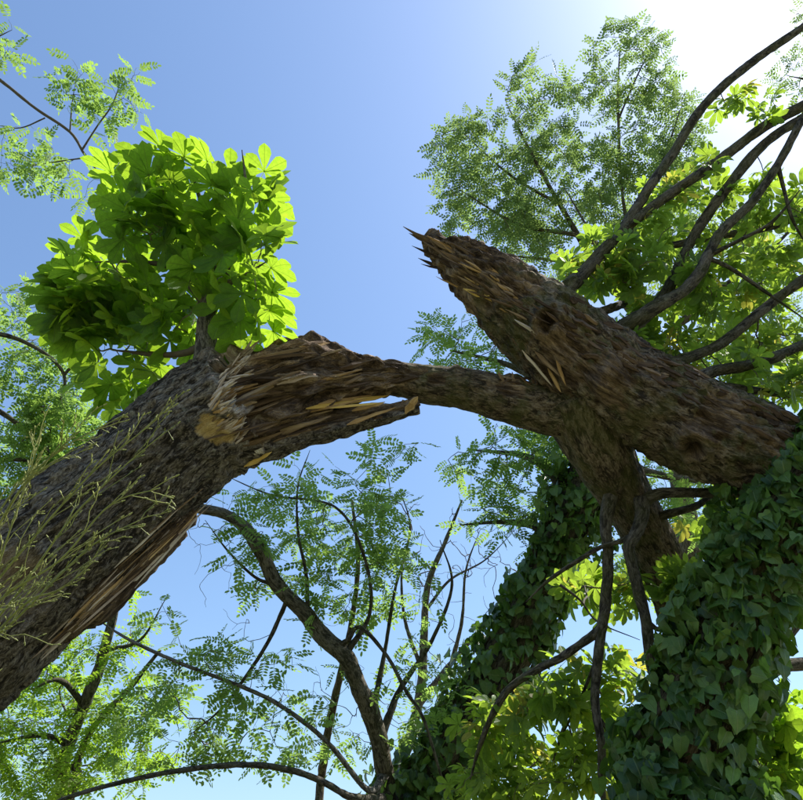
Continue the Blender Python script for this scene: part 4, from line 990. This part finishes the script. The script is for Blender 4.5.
# ================================================================== locusts at the left edge
def left_trees():
    b = Vector((-6.6, 8.2, 0))
    pl = Plant('feathery_tree', b, 'tree beyond the left edge with dark feathery foliage behind the snapped trunk', 'tree')
    pl.limb('trunk', [(b + Vector((0, 0, -0.1)), 0.17), (b + Vector((0.1, 0, 2)), 0.14), (-150, 560, 8.2, 11), (-120, 420, 8.2, 9), (-90, 280, 8.3, 7), (-80, 150, 8.4, 5)], 'bark_locust', 14, 0.08, seed=360, frm=0.4)
    for i, q in enumerate(([(-135, 500, 8.2, 6), (-60, 490, 8.2, 4.5), (0, 460, 8.2, 3.5), (40, 465, 8.2, 3), (75, 480, 8.1, 2)], [(-115, 410, 8.2, 6), (-50, 400, 8.2, 4), (0, 412, 8.2, 3.2), (40, 445, 8.1, 2.8), (70, 480, 8.0, 2)],
                           [(-100, 330, 8.3, 5), (-40, 330, 8.2, 3.6), (20, 340, 8.1, 2.6), (64, 375, 8.0, 2.2), (50, 430, 8.0, 1.8), (48, 470, 8.0, 1.4)], [(64, 375, 8.0, 2.2), (85, 350, 8.0, 1.5), (100, 300, 8.0, 1)])):
        pl.limb('branch', q, 'bark_limb', 8, 0.06, seed=361 + i)
    pa = pl.grow(blob(25, 325, 50, 45, 7.8, 8.8, 26) + blob(40, 400, 55, 50, 7.7, 8.8, 34) + blob(65, 435, 48, 45, 7.7, 8.8, 60) + blob(20, 480, 40, 50, 7.7, 8.8, 40) + blob(-60, 400, 50, 120, 7.7, 8.8, 20), 0.1, 0.13, 0.002, 0.42, 0.01)
    locust_on(pl, pa, 10, (0.17, 0.26), 0.3, 0.85); pl.twigs('twig'); pl.put_leaves(LO)
    b2 = Vector((-6.9, 5.2, 0))
    pl = Plant('overhanging_tree', b2, 'feathery spray reaching in against blue sky at the upper left corner', 'tree')
    pl.limb('trunk', [(b2 + Vector((0, 0, -0.1)), 0.16), (b2 + Vector((0.1, 0, 2.5)), 0.14), (-330, 330, 6.8, 11), (-260, 140, 7.0, 8), (-200, 20, 7.2, 6)], 'bark_locust', 12, 0.1, seed=370, nodes=False)
    for i, q in enumerate(([(-262, 150, 7.0, 5), (-130, 60, 7.0, 3.6), (-50, 45, 7.0, 2.6), (0, 80, 7.0, 2.2), (35, 108, 7.0, 2.0), (70, 132, 6.95, 1.9), (85, 155, 6.9, 1.8), (108, 184, 6.85, 1.5)],
                           [(82, 150, 6.9, 1.5), (98, 125, 6.9, 1.2), (112, 105, 6.9, 1.1), (122, 78, 6.9, .9)], [(70, 132, 6.95, 1.3), (72, 105, 7.0, 1), (75, 85, 7.0, .8)],
                           [(84, 158, 6.9, 1.2), (55, 162, 7.0, 1.1), (15, 168, 7.0, .9)], [(-40, 47, 7.0, 2), (-10, 40, 7.0, 1.4), (12, 30, 7.0, 1)], [(45, 118, 7.0, 1.2), (20, 128, 7.0, 1), (-5, 125, 7.1, .8)])):
        pl.limb('branch', q, 'twig', 7, 0.06, seed=371 + i)
    pa = pl.grow(blob(125, 90, 25, 38, 6.7, 7.1, 10) + blob(75, 85, 26, 26, 6.8, 7.2, 10) + blob(20, 155, 34, 32, 6.8, 7.3, 16) + blob(5, 45, 14, 28, 6.8, 7.2, 6) + blob(60, 175, 18, 14, 6.8, 7.1, 4) + blob(90, 200, 10, 8, 6.8, 6.9, 1) + blob(100, 120, 20, 18, 6.8, 7.1, 4), 0.08, 0.15, 0.0013, 0.42, 0.006)
    locust_on(pl, pa, 6, (0.15, 0.23), 0.35, 0.9); pl.twigs('twig'); pl.put_leaves(LO)
left_trees()

# ================================================================== tall tree at the upper right and its neighbour
def tall():
    b = Vector((3.4, 11.5, 0))
    pl = Plant('tall_airy_tree', b, 'tall airy tree with tiny leaves against pale sky behind the splintered point', 'tree')
    pl.limb('trunk', [(b + Vector((0, 0, -0.1)), 0.30), (700, 700, 11.2, 15), (690, 560, 11.2, 12), (672, 430, 11.3, 8), (650, 330, 11.5, 5), (634, 260, 11.7, 2.6), (622, 190, 12.0, 1.6), (618, 100, 12.4, 1.1), (620, 45, 12.7, .6)], 'bark_locust', 14, 0.12, seed=380, frm=0.45)
    for i, q in enumerate(([(652, 335, 11.5, 6), (600, 270, 11.6, 4), (560, 205, 11.8, 3), (527, 145, 12.0, 2), (505, 100, 12.2, 1)], [(640, 285, 11.6, 5), (590, 240, 11.5, 3), (520, 225, 11.6, 2.2), (460, 190, 11.8, 1.4)],
                           [(630, 240, 11.7, 4), (660, 170, 11.9, 2.6), (680, 110, 12.2, 1.4)], [(560, 205, 11.8, 2.4), (510, 175, 11.9, 1.8), (465, 135, 12.0, 1.2)], [(618, 120, 12.4, 1.6), (640, 70, 12.5, 1.1), (655, 45, 12.6, .8)],
                           [(655, 345, 11.5, 5), (720, 290, 11.6, 3.5), (770, 250, 11.8, 2.4), (820, 200, 12, 2)], [(600, 270, 11.6, 3), (550, 260, 11.6, 2.2), (500, 255, 11.8, 1.4)])):
        pl.limb('branch', q, 'bark_limb', 8, 0.12, seed=381 + i)
    tg = (blob(490, 165, 60, 62, 11.2, 12.6, 56) + blob(560, 200, 60, 90, 11.2, 12.8, 66) + blob(628, 75, 42, 58, 12.0, 12.9, 30) + blob(675, 130, 35, 45, 11.8, 12.8, 24) + blob(640, 190, 60, 60, 11.3, 12.6, 38) + blob(500, 240, 55, 40, 11.2, 12.2, 22)
          + blob(720, 260, 80, 70, 11.2, 12.6, 34) + blob(540, 100, 40, 40, 11.6, 12.6, 14) + blob(760, 340, 60, 60, 11.2, 12.5, 20))
    pa = pl.grow(tg, 0.16, 0.12, 0.003, 0.42, 0.014)
    locust_on(pl, pa, 14, (0.20, 0.31), 0.2, 0.9); pl.twigs('twig'); pl.put_leaves(TL)
    b = Vector((8.2, 8.6, 0))
    pl = Plant('right_edge_tree', b, 'tree beyond the right edge showing feathery tips at the upper right corner', 'tree')
    pl.limb('trunk', [(b + Vector((0, 0, -0.1)), 0.2), (b + Vector((0, 0, 3)), 0.16), (960, 200, 9.6, 8), (930, 60, 10, 6), (900, -60, 10.4, 4)], 'bark_locust', 12, 0.1, seed=390, nodes=False)
    for i, q in enumerate(([(955, 190, 9.7, 5), (880, 120, 9.7, 3), (820, 85, 9.7, 1.8), (785, 75, 9.7, 1)], [(930, 60, 10, 4), (860, 30, 9.9, 2.4), (800, 15, 9.8, 1)])):
        pl.limb('branch', q, 'bark_limb', 8, 0.1, seed=391 + i)
    pa = pl.grow(blob(800, 70, 26, 36, 9.4, 10, 14) + blob(803, 10, 14, 14, 9.6, 10, 4) + blob(850, 60, 40, 60, 9.4, 10, 12), 0.12, 0.14, 0.002, 0.42, 0.008)
    locust_on(pl, pa, 8, (0.15, 0.22)); pl.twigs('twig'); pl.put_leaves(TL)
    # sunlit sapling behind the near ivy
    b = Vector((3.6, 6.4, 0))
    pl = Plant('chestnut_sapling', b, 'sunlit yellow-green palmate leaves low at the right corner behind the ivy', 'tree')
    pl.limb('trunk', [(b + Vector((0, 0, -0.1)), 0.06), (b + Vector((0, 0, 1.0)), 0.05), (800, 830, 5.6, 4), (790, 770, 5.5, 3), (775, 720, 5.4, 2)], 'bark_limb', 10, 0.06, seed=395, frm=0.2)
    pl.limb('branch', [(795, 800, 5.55, 3), (760, 780, 5.2, 2.4), (725, 760, 5.1, 1.6)], 'bark_limb', 8, 0.06, seed=396)
    pa = pl.grow(blob(765, 745, 48, 55, 4.7, 5.8, 34) + blob(800, 790, 40, 30, 4.7, 5.8, 12), 0.08, 0.12, 0.0022, 0.4, 0.008)
    chestnut_on(pl, pa, 3.6, (0.55, 0.95), 12, 0.75, 0.5, 0.4); pl.twigs('green_twig'); pl.put_leaves(CH)
tall()

# ================================================================== tall weed by the camera
def weed():
    b = Vector((-1.05, 1.05, 0))
    pl = Plant('tall_weed', b, 'wispy yellow-green weed stalks crossing in front of the snapped trunk', 'plant')
    D = 1.42
    stems = [[(-60, 660), (-10, 590), (40, 530), (95, 470), (150, 425)], [(-70, 650), (-20, 560), (20, 490), (60, 450), (118, 418)], [(-60, 670), (0, 600), (60, 560), (110, 505), (160, 488)],
             [(-80, 680), (-20, 610), (10, 530), (30, 470), (40, 440)], [(-50, 680), (20, 590), (70, 520), (120, 470), (165, 432)], [(-60, 690), (10, 625), (70, 565), (100, 540), (140, 520)],
             [(-90, 660), (-40, 570), (0, 510), (25, 480), (70, 455)], [(-60, 700), (-10, 640), (30, 600), (60, 590), (95, 560)]]
    V = {}
    r = random.Random(3)
    for k, st in enumerate(stems):
        d = D + r.uniform(-0.15, 0.15)
        foot = b + Vector((r.uniform(-.08, .08), r.uniform(-.08, .08), -0.03))
        q = [(foot, 0.0045), ((foot + P(st[0][0], st[0][1], d)) * 0.5 + Vector((-0.05, 0, 0.1)), 0.004)] + [(P(x, y, d), 0.0030 - 0.0005 * i) for i, (x, y) in enumerate(st)]
        ps, rs = pts_of(q); v, f, at, c, rr, t, sl = tube_data(ps, rs, 6, 0.02, None)
        o = link('stem', np_mesh('stem', v - np.array(b), f, M['weed'], True, dict(rnd=np.full(len(v), 0.6))), pl.root, Matrix.Translation(b))
        # fine side sprigs with tiny buds, one part per stem
        vs, fs, k0 = [], [], 0
        def tri_tube(p0, p1, r0, r1):
            nonlocal k0
            ax = (p1 - p0); ax = ax / (np.linalg.norm(ax) + 1e-9)
            e1 = np.cross(ax, (0.2, 1, 0.1)); e1 /= np.linalg.norm(e1); e2 = np.cross(ax, e1)
            for p, q_ in ((p0, r0), (p1, r1)):
                for a in (0, 2.094, 4.189): vs.append(p + (e1 * math.cos(a) + e2 * math.sin(a)) * q_)
            for a in range(3): fs.append([k0 + a, k0 + (a + 1) % 3, k0 + 3 + (a + 1) % 3, k0 + 3 + a])
            k0 += 6
        n = len(c); s0 = int(n * 0.60)
        for i in range(s0, n, 2):
            for _ in range(r.choice((1, 1, 2))):
                a = t[i] * r.uniform(0.9, 1.3) + np.array([r.gauss(0, .27) for _ in range(3)]); a /= np.linalg.norm(a)
                L = r.uniform(0.07, 0.22) * (1 - 0.55 * (i - s0) / (n - s0)); p = np.array(c[i]); pv = p
                for m_ in range(4):
                    a2 = a + np.array([r.gauss(0, .12) for _ in range(3)]); p2 = pv + a2 * L / 4
                    tri_tube(pv, p2, 0.0011, 0.0009)
                    if r.random() < 0.75:
                        bd = a2 * 0.9 + np.array([r.gauss(0, .4) for _ in range(3)]); bd /= np.linalg.norm(bd)
                        e = p2 + bd * r.uniform(0.006, 0.018); tri_tube(p2, e, 0.0008, 0.0007); tri_tube(e, e + bd * 0.007, 0.0020, 0.0010)
                    pv = p2
                tri_tube(pv, pv + a * 0.008, 0.0021, 0.001)
        # narrow leaves lower on the stalk
        for i in range(int(n * .35), int(n * .8), 5):
            a = t[i] * 0.7 + np.array([r.gauss(0, .5) for _ in range(3)]); a /= np.linalg.norm(a); p = np.array(c[i]); L = r.uniform(.03, .07)
            wv = np.cross(a, (0, 0.5, 1)); wv /= np.linalg.norm(wv)
            vs += [p, p + a * L * .5 + wv * .0035, p + a * L, p + a * L * .5 - wv * .0035]; fs.append([k0, k0 + 1, k0 + 2, k0 + 3]); k0 += 4
        vs_ = np.array(vs)
        link('sprigs', np_mesh('sprigs', vs_ - np.array(b), np.array(fs), M['weed'], True, dict(rnd=np.full(len(vs_), r.random()))), pl.root, Matrix.Translation(b), 'stuff')
weed()
